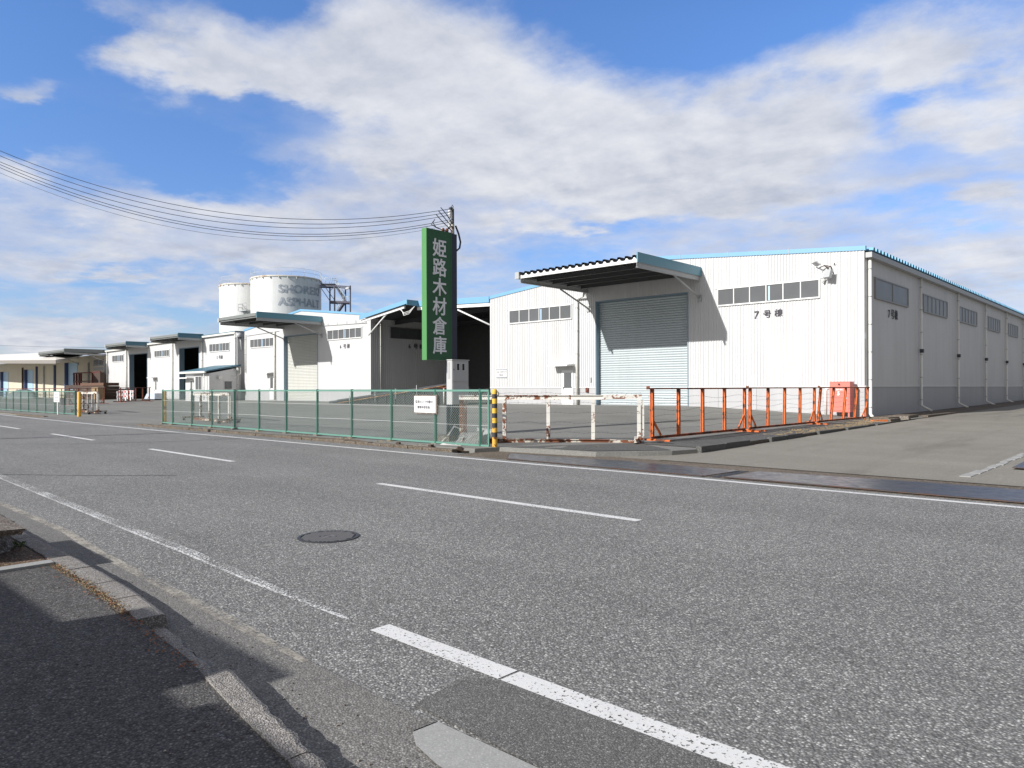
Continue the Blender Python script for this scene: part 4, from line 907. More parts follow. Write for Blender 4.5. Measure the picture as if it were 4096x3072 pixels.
# stair tower
sp = at(-26.2, 104); stw = thing('stair_tower', 'open steel stair tower with a gangway to the lettered tank', 'stair tower', (sp.x, sp.y, 0))
def Pl(lat, z, dep=104): return at(lat, dep, z)
zs_px = lambda x: (1240 + x * 180 / 1659 - 2048) / 2930 * 104
z_px = lambda y: EYE + (1555 - (1080 + y * 180 / 1659)) / 2930 * 104
LX = {k: zs_px(v) for k, v in dict(a=390, b=745, c=918, d=1495, g=1318).items()}
for k, dep in (('b', 105.6), ('c', 104), ('d', 104), ('g', 105.6)):
    lat = LX[k] * dep / 104; mb = MB(); mb.bar(Pl(lat, 0, dep), Pl(lat, 16.3, dep), .15); mb.build('column', 'towersteel', stw)
mb = MB()
for dep in (104, 105.6):
    mb.bar(Pl(LX['a'] * dep / 104 - .1, z_px(570), dep), Pl(LX['c'] * dep / 104, z_px(590), dep), .12, .2); mb.bar(Pl(LX['b'] * dep / 104, z_px(1160), dep), Pl(LX['d'] * dep / 104, z_px(1190), dep), .12, .26)
    mb.bar(Pl(LX['c'] * dep / 104, z_px(575), dep), Pl(LX['d'] * dep / 104, z_px(620), dep), .12, .16)
mb.build('beam', 'towersteel', stw)
mb = MB(); mb.hexa([Pl(LX['a'], 16.5), Pl(LX['c'], 16.5), Pl(LX['c'], 16.5, 105.6), Pl(LX['a'], 16.5, 105.6)], [Pl(LX['a'], 16.6), Pl(LX['c'], 16.6), Pl(LX['c'], 16.6, 105.6), Pl(LX['a'], 16.6, 105.6)]); mb.build('gangway', 'towersteel', stw)
mb = MB(); mb.bar(Pl(LX['a'], z_px(620)), Pl(LX['b'], z_px(1140)), .08); mb.bar(Pl(zs_px(560), z_px(610)), Pl(LX['c'], z_px(1110)), .08); mb.bar(Pl(LX['b'], z_px(770)), Pl(LX['c'], z_px(610)), .07); mb.build('brace', 'towersteel', stw)
def flight(xa, ya, xb, yb, dep):
    mb = MB(); p, q = Pl(zs_px(xa), z_px(ya), dep), Pl(zs_px(xb), z_px(yb), dep)
    off = F * .9
    for o_ in (Vector(), off): mb.bar(p + o_, q + o_, .05, .16)
    n = 12
    for i in range(n):
        m_ = p.lerp(q, (i + .5) / n); mb.bar(m_ + RT * -.02, m_ + off, .3, .05)
    s = mb.build('stair_flight', 'towersteel', stw)
    mb = MB()
    for h in (.5, 1.0): mb.tube([p + UP * h, q + UP * h], .035, 5)
    for i in range(5): m_ = p.lerp(q, i / 4); mb.tube([m_, m_ + UP], .03, 5)
    mb.build('handrail', 'galv', s)
flight(960, 600, 1300, 1150, 104.1); flight(1240, 1200, 1000, 1540, 104.1)
mb = MB()
for ya, yb in ((250, 325), (305, 385)): mb.tube([Pl(LX['a'] + .1, z_px(ya)), Pl(zs_px(990), z_px(yb))], .035, 5)
for x in (410, 570, 730, 810, 900, 985): mb.tube([Pl(zs_px(x), z_px(500)), Pl(zs_px(x), z_px(270))], .035, 5)
for x in (1335, 1420, 1490): mb.tube([Pl(zs_px(x), z_px(1180)), Pl(zs_px(x), z_px(970))], .03, 5)
mb.tube([Pl(zs_px(1335), z_px(970)), Pl(zs_px(1490), z_px(975))], .03, 5); mb.build('handrail', 'galv', stw)
mb = MB(); mb.bar(Pl(zs_px(1330), z_px(690)), Pl(zs_px(1450), z_px(655)), .5, .24); mb.build('tower_lamp', 'whiteplain', stw)

# ================================================================ SIGN PILLAR
sg = thing('signboard', 'tall dark green signboard with white vertical Japanese letters on a navy steel column', 'signboard', (-17.6, 15.8, .05))
mb = MB(); mb.box(-17.77, -17.55, 15.02, 16.07, 2.545, 6.68); mb.build('panel', 'signgreen', sg)
mb = MB(); mb.box(-17.772, -17.548, 14.99, 15.018, 2.54, 6.685); mb.build('edge_strip', 'signedge', sg)
mb = MB(); mb.box(-17.75, -17.56, 16.072, 16.30, 2.5, 6.66); mb.ibeam((-17.55, 16.09, .08), (-17.55, 16.09, 2.52), .3, .3, .03, (1, 0, 0)); mb.build('column', 'navy', sg)
mb = MB(); mb.box(-17.57, -17.545, 16.02, 16.06, 2.56, 6.66); mb.build('trim', 'signedge' if False else 'signgreen', sg)
for i, ch in enumerate('姫路木材倉庫'):
    text('lettering', ch, .60, (-17.544, 15.235, 5.885 - i * .6185), EAST, 'signtext', sg, 1, .010, .012)
# mast, insulators and loops on top of it
mb = MB(); mb.tube([(-17.66, 16.2, 6.6), (-17.66, 16.2, 7.5)], .055, 10); mb.tube([(-17.66, 16.2, 7.5), (-17.66, 16.24, 7.57), (-17.66, 16.2, 7.62), (-17.66, 16.16, 7.57), (-17.66, 16.2, 7.5)], .012, 6); mb.build('mast', 'darksteel', sg)
mb = MB(); mb.tube([(-17.66, 16.2, 6.62), (-17.66, 16.2, 7.0)], .062, 10); mb.lathe((-17.6, 15.72, 6.68), [(.06, 0), (.07, .05), (.05, .1), (0, .11)], 12); mb.lathe((-17.6, 15.9, 6.68), [(.05, 0), (.06, .06), (.03, .12), (0, .12)], 12); mb.build('rusty_fitting', 'gaterust', sg)
def insul(y, z, h):
    mb = MB()
    for k in range(3): mb.lathe((-17.6, y, z - h * k), [(.02, .045), (.05, .03), (.055, 0), (.03, -.03), (.02, -.045)], 12)
    return mb.build('insulator', 'porcelain', sg)
insul(16.03, 7.38, .09); insul(16.03, 7.06, .09)
mb = MB(); mb.lathe((-17.6, 16.06, 7.47), [(0, -.06), (.055, -.03), (.055, .03), (0, .06)], 12); mb.lathe((-17.6, 15.98, 6.82), [(0, -.04), (.045, 0), (0, .04)], 10)
mb.tube([(-17.66, 16.2, 7.42), (-17.6, 16.05, 7.42)], .012, 6); mb.tube([(-17.66, 16.2, 7.0), (-17.6, 16.04, 7.02)], .012, 6); mb.build('hook_bolt', 'darksteel', sg)
mb = MB(); mb.tube([(-17.6, 16.28, 6.95), (-17.6, 16.42, 6.7), (-17.6, 16.5, 6.45), (-17.6, 16.46, 6.25), (-17.6, 16.34, 6.15), (-17.6, 16.27, 6.15)], .03, 8)
for y0, z0 in ((15.55, 7.40), (15.45, 7.28), (15.35, 7.15)): mb.tube([(-17.5, y0, z0), (-17.5, y0 + .25, z0 - .18), (-17.55, 16.1, z0 - .42)], .014, 6)
mb.tube([(-17.5, 15.3, 6.98), (-17.5, 15.22, 6.86), (-17.5, 15.35, 6.74), (-17.55, 15.75, 6.7)], .013, 6); mb.tube([(-17.5, 15.25, 6.92), (-17.5, 15.15, 6.8), (-17.5, 15.4, 6.72), (-17.55, 15.8, 6.7)], .013, 6)
mb.build('cable_loop', 'wire', sg)
mb = MB(); mb.box(-17.95, -17.2, 15.75, 16.5, -.02, .13); mb.build('footing', 'stone', sg)
# meter cabinet
mc = thing('meter_cabinet', 'pale grey electric meter cabinet with two small windows under the green sign', 'meter cabinet', (-17.3, 16, 1.15))
mb = MB(); mb.box(-17.41, -17.16, 15.70, 16.42, 1.13, 2.54); mb.build('body', 'cabinet', mc)
mb = MB(); mb.box(-17.158, -17.145, 15.725, 16.40, 1.86, 2.515); d = mb.build('door', 'cabinet', mc)
for y in (15.89, 16.12):
    mb = MB(); mb.box(-17.144, -17.135, y - .015, y + .12, 2.2, 2.45); wd = mb.build('window', 'frame', d)
    mb = MB(); mb.box(-17.134, -17.131, y + .005, y + .1, 2.22, 2.43); mb.build('pane', 'black', wd)
mb = MB(); mb.box(-17.144, -17.135, 15.75, 15.78, 2.22, 2.26); mb.build('lock', 'darksteel', d)
mb = MB(); mb.box(-17.158, -17.145, 15.725, 16.40, 1.155, 1.84); mb.build('lower_door', 'cabinet', mc)
mb = MB(); mb.box(-17.43, -17.13, 15.68, 16.44, 2.54, 2.565); mb.build('top', 'cabinet', mc)
mb = MB(); mb.box(-17.36, -17.25, 15.694, 15.70, 1.95, 2.48); mb.build('side_panel', 'greysteel', mc)
mb = MB()
for k in range(7):
    y = 15.8 + k * .05; mb.tube([(-17.3, y, 1.13), (-17.32, y + random.uniform(-.1, .1), .9), (-17.35, y + random.uniform(-.12, .12), .6), (-17.4, 15.95 + k * .02, .3), (-17.4, 16, .05)], .02, 6)
mb.build('cable_bundle', 'wire', mc)

# overhead wires
PB = Vector((-30, 2.5, 0))
WA = [(16.0, 7.44), (15.96, 7.33), (15.92, 7.22), (15.9, 7.06), (15.88, 6.98), (15.85, 6.88)]
WB = [11.35, 11.22, 11.0, 11.05, 10.92, 10.75]; SG = [1.85, 1.9, 1.9, 2.02, 2.0, 2.02]
nm = ['topmost thick', 'second', 'third', 'fourth', 'fifth', 'lowest thin']
for i in range(6):
    A = Vector((-17.5, WA[i][0], WA[i][1])); B = Vector((PB.x + .04 * i, PB.y, WB[i])); pts = []
    for k in range(41):
        t = k / 40; p = A.lerp(B, t); p.z -= 4 * SG[i] * t * (1 - t); pts.append(p)
    tag(MB().tube(pts, .005 if i == 5 else .009, 5).build('overhead_wire', 'wire'), nm[i] + ' overhead wire running from the mast on the green sign to the upper left', 'wire', 'overhead wires to the sign mast')
# pole that carries their other end (outside the picture)
up = thing('utility_pole', 'grey concrete utility pole at the near roadside carrying the overhead wires', 'utility pole', (-30.2, 2.3, 0))
mb = MB(); mb.tube([(-30.2, 2.2, 0), (-30.2, 2.2, 12)], [.16, .11], 12); mb.build('shaft', 'conc', up); mb = MB(); mb.box(-30.9, -29.5, 2.3, 2.4, 11.2, 11.3); mb.build('crossarm', 'greysteel', up)
tag(MB().tube([on_y(-300, 1365, 60), on_y(0, 1382, 60), on_y(200, 1388, 60), on_y(430, 1390, 60), on_y(700, 1388, 60)], .03, 4).build('power_line', 'wire'), 'faint distant power line above the cream warehouse', 'wire')

# ================================================================ FENCES
def fence(label, xs_, Y, zb, zt, end=None):
    f = thing('chain_link_fence', label, 'fence', (.5 * (xs_[0] + xs_[-1]), Y, 0))
    for x in xs_:
        mb = MB(); mb.box(x - .028, x + .028, Y - .03, Y + .03, -.02, zt + .02); p = mb.build('post', 'fencepost', f)
        mb = MB(); mb.hexa([(x - .15, Y - .14, -.02), (x + .15, Y - .14, -.02), (x + .15, Y + .14, -.02), (x - .15, Y + .14, -.02)], [(x - .11, Y - .1, .1), (x + .11, Y - .1, .1), (x + .11, Y + .1, .1), (x - .11, Y + .1, .1)]); mb.build('footing', 'stone', p)
    for a, b in zip(xs_, (xs_ + ([end] if end else []))[1:]):
        stile = .04 if b == end else .006
        a += .03; b -= .03
        mb = MB(); mb.box(a, b, Y - .025, Y + .02, zt - .055, zt); mb.box(a, b, Y - .025, Y + .02, zb, zb + .05); mb.box(a, a + .006, Y - .012, Y + .012, zb + .05, zt - .055); mb.box(b - stile, b, Y - .012 - stile * .2, Y + .012, zb + .05, zt - .055)
        pn = mb.build('fence_panel', 'fencegreen', f)
        mb = MB(); pt = .079; z0, z1 = zb + .05, zt - .055; h = z1 - z0; wdt = b - a
        k = -int(h / pt) - 1
        while k * pt < wdt:
            for sgn in (1, -1):
                s0, s1 = k * pt, k * pt + h          # run along the panel from bottom to top
                t0, t1 = max(0, (0 - s0) / h), min(1, (wdt - s0) / h)
                if t1 - t0 > .02:
                    xa, xb_ = s0 + h * t0, s0 + h * t1; za, zb_ = z0 + h * t0, z0 + h * t1
                    if sgn < 0: xa, xb_ = wdt - xa, wdt - xb_
                    mb.bar((a + xa, Y + .003 * sgn, za), (a + xb_, Y + .003 * sgn, zb_), .0042)
            k += 1
        mb.build('mesh', 'mesh', pn)
        mb = MB()
        for z in (lerp(z0, z1, .36), lerp(z0, z1, .70)): mb.bar((a, Y - .012, z), (b, Y - .012, z + random.uniform(-.015, .015)), .008)
        mb.build('tension_wire', 'galv', pn)
    return f
fence('green chain link fence along the road between the striped bollard and the left gateway', [-34.5, -33.4, -31.45, -29.55, -27.6, -25.65, -23.7, -21.7, -19.7, -17.65, -15.65, -13.86], 13.7, .10, 1.61, -13.50)
fence('green chain link fence left of the gateway, running out of the picture at the left', [-78 + 2 * i for i in range(15)] + [-49.9], 14.65, .12, 1.55)
# fence sign
fs = thing('fence_sign', 'white camera warning sign with two lines of Japanese on the chain link fence', 'sign', (-16, 13.62, 1.2))
mb = MB(); mb.box(-16.48, -15.55, 13.60, 13.615, .955, 1.425); mb.build('board', 'whiteplain', fs)
mb = MB(); mb.box(-16.5, -15.5, 13.618, 13.65, .92, 1.46); mb.build('backing', 'stone', fs)
text('lettering', '監視カメラ作動中', .098, (-16.425, 13.597, 1.225), FRONT, 'ink', fs, 1, .0012, .001, .98); text('lettering', '(警備本部直通)', .088, (-16.35, 13.597, 1.075), FRONT, 'ink', fs, 1, .001, .001, .98)
mb = MB()
for x in (-16.44, -15.59):
    for z in (.985, 1.395): mb.box(x - .008, x + .008, 13.594, 13.6, z - .008, z + .008)
mb.build('bolt', 'greysteel', fs)
ls = thing('notice_board', 'white notice board on a thin white post at the left gateway', 'sign', (-52.2, 14.3, .06))
mb = MB(); mb.box(-52.9, -51.75, 14.28, 14.30, .86, 1.5); mb.build('board', 'whiteplain', ls)
mb = MB(); mb.box(-52.30, -52.2, 14.31, 14.36, .06, 1.0); mb.build('post', 'whiteplain', ls)
mb = MB()
for z in (1.28, 1.1, .95): mb.box(-52.7, -51.95, 14.272, 14.279, z, z + .07)
mb.build('text_line', 'greysteel', ls)

# bollards
def round_top(r, h): return [(r, 0), (r, h - r * .8), (r * .85, h - r * .4), (r * .5, h - .1 * r), (0, h)]
bo = thing('bollard', 'yellow and black striped bollard at the end of the green fence', 'bollard', (-13.33, 13.7, 0))
zz = 0; hts = [.50] + [.115] * 8 
bands = [(0, .34, 'yellow'), (.34, .455, 'blackband'), (.455, .565, 'yellow'), (.565, .68, 'blackband'), (.68, .80, 'yellowclean'), (.80, .915, 'blackband'), (.915, 1.035, 'yellowclean'), (1.035, 1.145, 'blackband'), (1.145, 1.265, 'yellowclean'), (1.265, 1.375, 'blackband'), (1.375, 1.50, 'yellowclean')]
bands = [(a * 1.085, b * 1.085, m_) for a, b, m_ in bands]
for a, b, m_ in bands[:-1]: mb = MB(); mb.lathe((-13.33, 13.7, 0), [(.068, a), (.068, b)], 24); mb.build('band', m_, bo)
a = bands[-1][0]; mb = MB(); mb.lathe((-13.33, 13.7, a), round_top(.068, 1.63 - a), 24); mb.build('cap', 'yellowclean', bo)
mb = MB(); mb.tube([(-13.23 + .05 * math.cos(t_), 13.7, 1.5 + .05 * math.sin(t_)) for t_ in [k * math.pi / 4 for k in range(9)]], .012, 6); mb.build('ring', 'darksteel', bo)
def yellow_post(label, p, h):
    mb = MB(); mb.lathe((p.x, p.y, -.02), [(.1, 0), (.1, h - .03), (.06, h), (0, h)], 18); return tag(mb.build('gate_post', 'yellow'), label, 'post', 'yellow gate posts')
yp = on_z(317, 1671, 0); yellow_post('worn yellow steel post at the left side of the gateway', yp, 1.53)
yellow_post('worn yellow steel post at the left end of the long green fence', Vector((-34.85, 13.9, 0)), 1.58)

# ================================================================ GATES AND BARRIERS
def make_gate(L=5.1, npost=5, H=1.42, wires=True):
    g = thing('rolling_gate', 'x', 'gate', (0, 0, 0), 'rusty white rolling gates')
    mb = MB(); mb.ibeam((0, 0, H - .065), (L * .82, 0, H - .065), .1, .13, .016); mb.bar((L * .8, -.01, H - .05), (L + .02, -.01, H - .05), .09, .12); mb.build('top_rail', 'gatewhite', g)
    mb = MB(); mb.ibeam((0, 0, .13), (L * .87, 0, .13), .1, .13, .016); mb.bar((L * .85, 0, .13), (L, 0, .13), .08, .1); mb.build('bottom_rail', 'gaterust', g)
    for i in range(npost):
        x = lerp(.07, L - .06, i / (npost - 1)); mb = MB(); mb.bar((x, 0, .195), (x, 0, H - .13), .1, .1)
        if i in (0, npost - 1): mb.bar((x + .11, .03, .195), (x + .11, .03, H - .13), .06, .08)
        mb.build('upright', 'gatewhite' if i not in (0,) else 'gaterust', g)
    for x in (.25, L - .12):
        mb = MB(); mb.ibeam((x - .02, -.55, .2), (x - .02, .55, .2), .1, .1, .014); ft = mb.build('foot_beam', 'gatewhite', g)
        mb = MB()
        for y in (-.45, .45):
            mb.tube([(x - .03, y, .07), (x + .03, y, .07)], .07, 14); mb.box(x - .045, x + .045, y - .03, y + .03, .07, .16)
        mb.build('wheel', 'black', ft)
    if wires:
        mb = MB()
        for k in range(5):
            z = lerp(.38, H + .05, k / 4); pts = [(lerp(0, L, i / 20), -.05, z + .02 * math.sin(i * 1.7 + k) + random.uniform(-.008, .008)) for i in range(21)]
            for p, q in zip(pts, pts[1:]): mb.bar(p, q, .005)
            for i in range(int(L / .13)):
                x = i * .13 + .03; zz_ = z + .02 * math.sin(x / L * 20 * 1.7 + k); mb.bar((x - .012, -.055, zz_ - .018), (x + .012, -.045, zz_ + .018), .004)
        mb.build('barbed_wire', 'darksteel', g)
    return g
def place(o, p, q, label):
    d = Vector(q) - Vector(p); o.location = p; o.rotation_euler = (0, 0, math.atan2(d.y, d.x)); o['label'] = label; return o
g0 = make_gate()
place(g0, (-15.28, 14.25, .03), (-11.0, 17.05, .05), 'rusty white rolling gate with barbed wire between the striped bollard and the orange barriers')
place(dup(g0), (-37.0, 16.1, .05), (-31.7, 15.6, .05), 'rusty white rolling gate standing behind the left end of the long green fence')
place(dup(g0), (-55.2, 16.4, .08), (-49.6, 15.9, .08), 'rusty white rolling gate behind the yellow post of the left gateway')
def make_barrier(L=5.75, H=1.42, mo='orange', mt='orangetop', grp='orange steel barrier panels'):
    g = thing('barrier_panel', 'x', 'barrier', (0, 0, 0), grp)
    mb = MB(); mb.bar((-.14, 0, H), (L - .02, 0, H), .09, .04); mb.box(-.14, -.10, -.04, .04, H, H + .07); mb.build('top_rail', mt, g)
    mb = MB(); mb.ibeam((0, 0, .09), (L - .1, 0, .09), .09, .07, .014); mb.build('bottom_rail', mt, g)
    n = 5
    for i in range(n):
        x = lerp(.08, L - .16, i / (n - 1)); mb = MB(); mb.ibeam((x, 0, .12), (x, 0, H - .02), .085, .085, .016, (0, 1, 0)); mb.build('upright', mo, g)
    for x, s in ((.1, 1), (L - .18, -1)):
        mb = MB(); mb.bar((x + s * .03, 0, .55), (x + s * .42, 0, .13), .035, .06); mb.build('brace', mo, g)
        mb = MB(); mb.bar((x, -.55, .03), (x, .5, .03), .075, .045); mb.build('foot_beam', mo, g)
    mb = MB()
    for k in range(6):
        z = lerp(.3, H - .25, k / 5); ph = random.uniform(0, 6); am = random.uniform(.01, .05)
        pts = [(lerp(0, L - .1, i / 16), .06, z + am * math.sin(i * .8 + ph)) for i in range(17)]
        for p, q in zip(pts, pts[1:]): mb.bar(p, q, .0045)
        for i in range(int(L / .16)):
            x = i * .16; zz_ = z + am * math.sin(x / (L - .1) * 16 * .8 + ph); mb.bar((x - .01, .06, zz_ - .016), (x + .01, .06, zz_ + .016), .0035)
    mb.build('barbed_wire', 'darksteel', g)
    return g
br = make_barrier()
Yb = [17.1, 23.05, 29.0]
labs = ['orange rusty barrier panel nearest the white gate', 'orange rusty barrier panel in the middle of the row of three', 'orange rusty barrier panel in front of the red hydrant cabinet']
for i in range(3):
    o = br if i == 0 else dup(br)
    x = -10.75 + .02 * i; z = zyard(x, Yb[i]) + (.06, .03, .0)[i]; place(o, (x, Yb[i], z), (x + .05, Yb[i] + 5.8, z), labs[i]); o.rotation_euler.x = R((0, .6, 5.0)[i])
bf = make_barrier(mo='farbarrier', mt='reddark', grp='dark red barriers in the far yard')
place(bf, (-79.4, 30.2, .40), (-73.9, 24.2, .40), 'dark red barrier panel standing in the yard before the far doorway')
place(dup(bf), (-73.7, 24.0, .33), (-68.4, 18.6, .33), 'dark red barrier panel at the left gate, hidden partly by the yellow post')

# ================================================================ SMALL THINGS
rb = thing('hydrant_cabinet', 'faded red hydrant cabinet numbered 5 behind the orange barrier', 'hydrant cabinet', (-11.86, 35, .3))
mb = MB(); mb.box(-12.32, -11.42, 34.95, 35.5, .50, 1.88); mb.build('body', 'redbox', rb)
for x in (-12.28, -11.52):
    mb = MB(); mb.box(x, x + .07, 34.98, 35.05, .26, .5); mb.build('leg', 'redbox', rb)
mb = MB(); mb.box(-12.33, -11.40, 34.93, 35.5, 1.885, 1.905); mb.build('top', 'redbox', rb)
mb = MB(); mb.box(-12.28, -11.46, 34.935, 34.948, .55, 1.68); d = mb.build('door', 'redbox', rb)
mb = MB(); mb.box(-11.58, -11.54, 34.91, 34.935, 1.12, 1.2); mb.build('handle', 'whiteplain', d)
mb = MB(); mb.tube([(-11.9, 34.95, 1.78), (-11.9, 34.91, 1.78)], .045, 12); mb.build('lamp', 'reddark', rb)
text('lettering', '5', .24, (-11.975, 34.932, 1.27), FRONT, 'whiteplain', d, 1, .014); text('lettering', '屋外消火', .085, (-12.03, 34.932, 1.5), FRONT, 'whiteplain', d, 1, .003)
mb = MB(); mb.tube([(-12.62, 35.3, .25), (-12.62, 35.3, 1.45), (-12.60, 35.32, 1.56), (-12.5, 35.4, 1.6), (-12.3, 35.6, 1.62)], .065, 12); tag(mb.build('standpipe', 'pvc'), 'short white bent pipe beside the red hydrant cabinet', 'pipe')
rnd = random.Random(21); mb = MB()
for _ in range(900):
    y = rnd.uniform(22, 34.5); x = -9.05 - abs(rnd.gauss(0, .42)) - (.2 if y > 30 else 0); z = zyard(x, y) + .016; a = rnd.uniform(0, 3.14); l_ = rnd.uniform(.03, .12)
    mb.bar((x, y, z), (x + l_ * math.cos(a), y + l_ * math.sin(a), z + rnd.uniform(0, .02)), .006)
mb.build('straw_litter', 'straw', kind='stuff')
# steel offcuts, rubble and straw at the end of the row
def chunk(name, label, cat, c, s, rz, m_, grp=None):
    mb = MB(); co, si = math.cos(rz), math.sin(rz); pts = []
    for dx, dy in ((-1, -1), (1, -1), (1, 1), (-1, 1)):
        x, y = dx * s[0] / 2 * random.uniform(.85, 1), dy * s[1] / 2 * random.uniform(.85, 1); pts.append((c[0] + x * co - y * si, c[1] + x * si + y * co))
    mb.hexa([(x, y, c[2]) for x, y in pts], [(lerp(x, c[0], .08), lerp(y, c[1], .08), c[2] + s[2] * random.uniform(.85, 1)) for x, y in pts])
    return tag(mb.build(name, m_), label, cat, grp)
chunk('steel_offcut', 'flat orange steel offcut lying nearest the downpipe outlet', 'steel offcut', (-10.0, 33.4, .24), (.7, .25, .07), .3, 'orange'); chunk('steel_offcut', 'flat orange steel offcut lying before the kerb stones', 'steel offcut', (-9.45, 32.4, .22), (.7, .2, .08), .9, 'orange')
chunk('concrete_block', 'tan concrete block at the corner where the kerb stones begin', 'block', (-9.35, 35.0, .2), (.9, .6, .2), .1, 'stone')
def tuft(name, label_kind, spots, m_, h, n, seed):
    rnd = random.Random(seed); mb = MB()
    for (cx, cy, cz, r) in spots:
        for _ in range(n):
            a = rnd.uniform(0, 6.28); rr = r * math.sqrt(rnd.random()); x, y = cx + rr * math.cos(a), cy + rr * math.sin(a)
            a2 = rnd.uniform(0, 6.28); hh = h * rnd.uniform(.4, 1); lx, ly = math.cos(a2) * hh * rnd.uniform(.3, 1.1), math.sin(a2) * hh * rnd.uniform(.3, 1.1); wv = .0018
            mb.add([(x - wv, y, cz), (x + wv, y, cz), (x + lx * .5, y + ly * .5, cz + hh * .8), (x + lx, y + ly, cz + hh * rnd.uniform(.5, 1))], [(0, 1, 2), (0, 2, 3)])
    return mb.build(name, m_, kind='stuff')
tuft('dry_grass', '', [(-9.5, 29.6, .26, .5), (-9.6, 31.5, .26, .6), (-9.7, 32.8, .27, .4), (-9.3, 27.5, .25, .3), (-10.2, 33.9, .28, .5), (-9.5, 24.0, .22, .25)], 'straw', .07, 75, 3)
tuft('dry_grass', '', [(-11.3, 15.4, .09, .12), (-14.2, 13.2, .05, .3), (-15.5, 13.15, .05, .3), (-12.9, 14.2, .06, .25), (-13.9, 13.5, .05, .3), (-17.5, 13.3, .06, .3), (-19.5, 13.2, .06, .3), (-22, 13.2, .06, .35), (-25, 13.2, .06, .35), (-29, 13.2, .06, .4), (-33, 13.2, .06, .4)], 'straw', .07, 45, 4)
kspots = [(x, piece(x, KI) - .01, ZW - .012, .05) for x in [-7.25 + i * .055 for i in range(36)]]
tuft('dry_grass', '', kspots, 'straw', .026, 26, 5)
tuft('weeds', '', [(-8.35, 1.86, ZW, .16), (-8.55, 1.75, ZW, .12), (-7.6, 1.5, ZW, .05)], 'weed', .06, 130, 6)
rnd = random.Random(9); mb = MB()
for _ in range(420):
    if rnd.random() < .6: x, y = rnd.uniform(-9.2, -7.46), rnd.uniform(.6, 2.0)
    else: x = rnd.uniform(-7.2, -4.0); y = piece(x, KI) - abs(rnd.gauss(0, .05)) 
    a = rnd.uniform(0, 6.28); s = rnd.uniform(.008, .022); z = ZW + rnd.uniform(.0, .008)
    mb.add([(x + s * math.cos(a), y + s * math.sin(a), z), (x + s * .5 * math.cos(a + 1.6), y + s * .5 * math.sin(a + 1.6), z + .006), (x - s * math.cos(a), y - s * math.sin(a), z + .002), (x + s * .5 * math.cos(a - 1.6), y + s * .5 * math.sin(a - 1.6), z + .009)], [(0, 1, 2, 3)])
mb.build('dead_leaves', 'leaf', kind='stuff')
rnd = random.Random(12); mb = MB()
for _ in range(500):
    x = rnd.uniform(-7, -1.5); y = piece(x, KI) + rnd.choice((-1, 1)) * abs(rnd.gauss(0, .25)) + (.2 if rnd.random() < .5 else -.1)
    z = ZW - .012 if y < piece(x, KI) else (ZW if y < piece(x, KO) else .006)
    if piece(x, KI) <= y <= piece(x, KO) + .03: continue
    s = rnd.uniform(.002, .006); mb.box(x - s, x + s, y - s * .8, y + s * .8, z, z + s)
mb.build('grit', 'stone', kind='stuff')
# stone stool in the dirt bed
ss = thing('stone_stool', 'mushroom shaped stone stool standing in the dirt bed at the left edge', 'stone stool', (-8.4, 1.6, .12))
mb = MB(); mb.lathe((-8.4, 1.6, .1), [(.34, 0), (.3, .08), (.27, .16), (.33, .26)], 16); mb.build('stem', 'stone', ss)
mb = MB(); mb.hexa([(-9.1, 1.2, .345), (-7.8, 1.25, .345), (-7.68, 1.82, .345), (-9.1, 1.85, .345)], [(-9.1, 1.18, .41), (-7.76, 1.23, .41), (-7.64, 1.84, .40), (-9.1, 1.87, .41)]); mb.build('seat', 'stone', ss)

# sack and folded metal by the fence
sk = thing('sack', 'grey woven sack slumped behind the fence beside the bollard', 'sack', (-14.7, 14.05, .05))
def blobmesh(c, r, seed, nu=18, nv=10):
    rnd = random.Random(seed); mb = MB(); vs = []; ph = [rnd.uniform(0, 6) for _ in range(6)]
    for j in range(nv + 1):
        v = j / nv; 
        for i in range(nu):
            a = 2 * math.pi * i / nu; k = (1 - v) ** .35 * (1 + .12 * math.sin(3 * a + ph[0]) + .08 * math.sin(5 * a + ph[1] + 4 * v)); k = max(k, .25 if v > .8 else 0)
            vs.append((c[0] + r[0] * k * math.cos(a) + .12 * v * r[0], c[1] + r[1] * k * math.sin(a), c[2] + r[2] * v * (1 + .08 * math.sin(2 * a + ph[2]))))
    fs = [(j * nu + i, j * nu + (i + 1) % nu, (j + 1) * nu + (i + 1) % nu, (j + 1) * nu + i) for j in range(nv) for i in range(nu)] + [tuple(nv * nu + i for i in range(nu))]
    mb.add(vs, fs, True); return mb
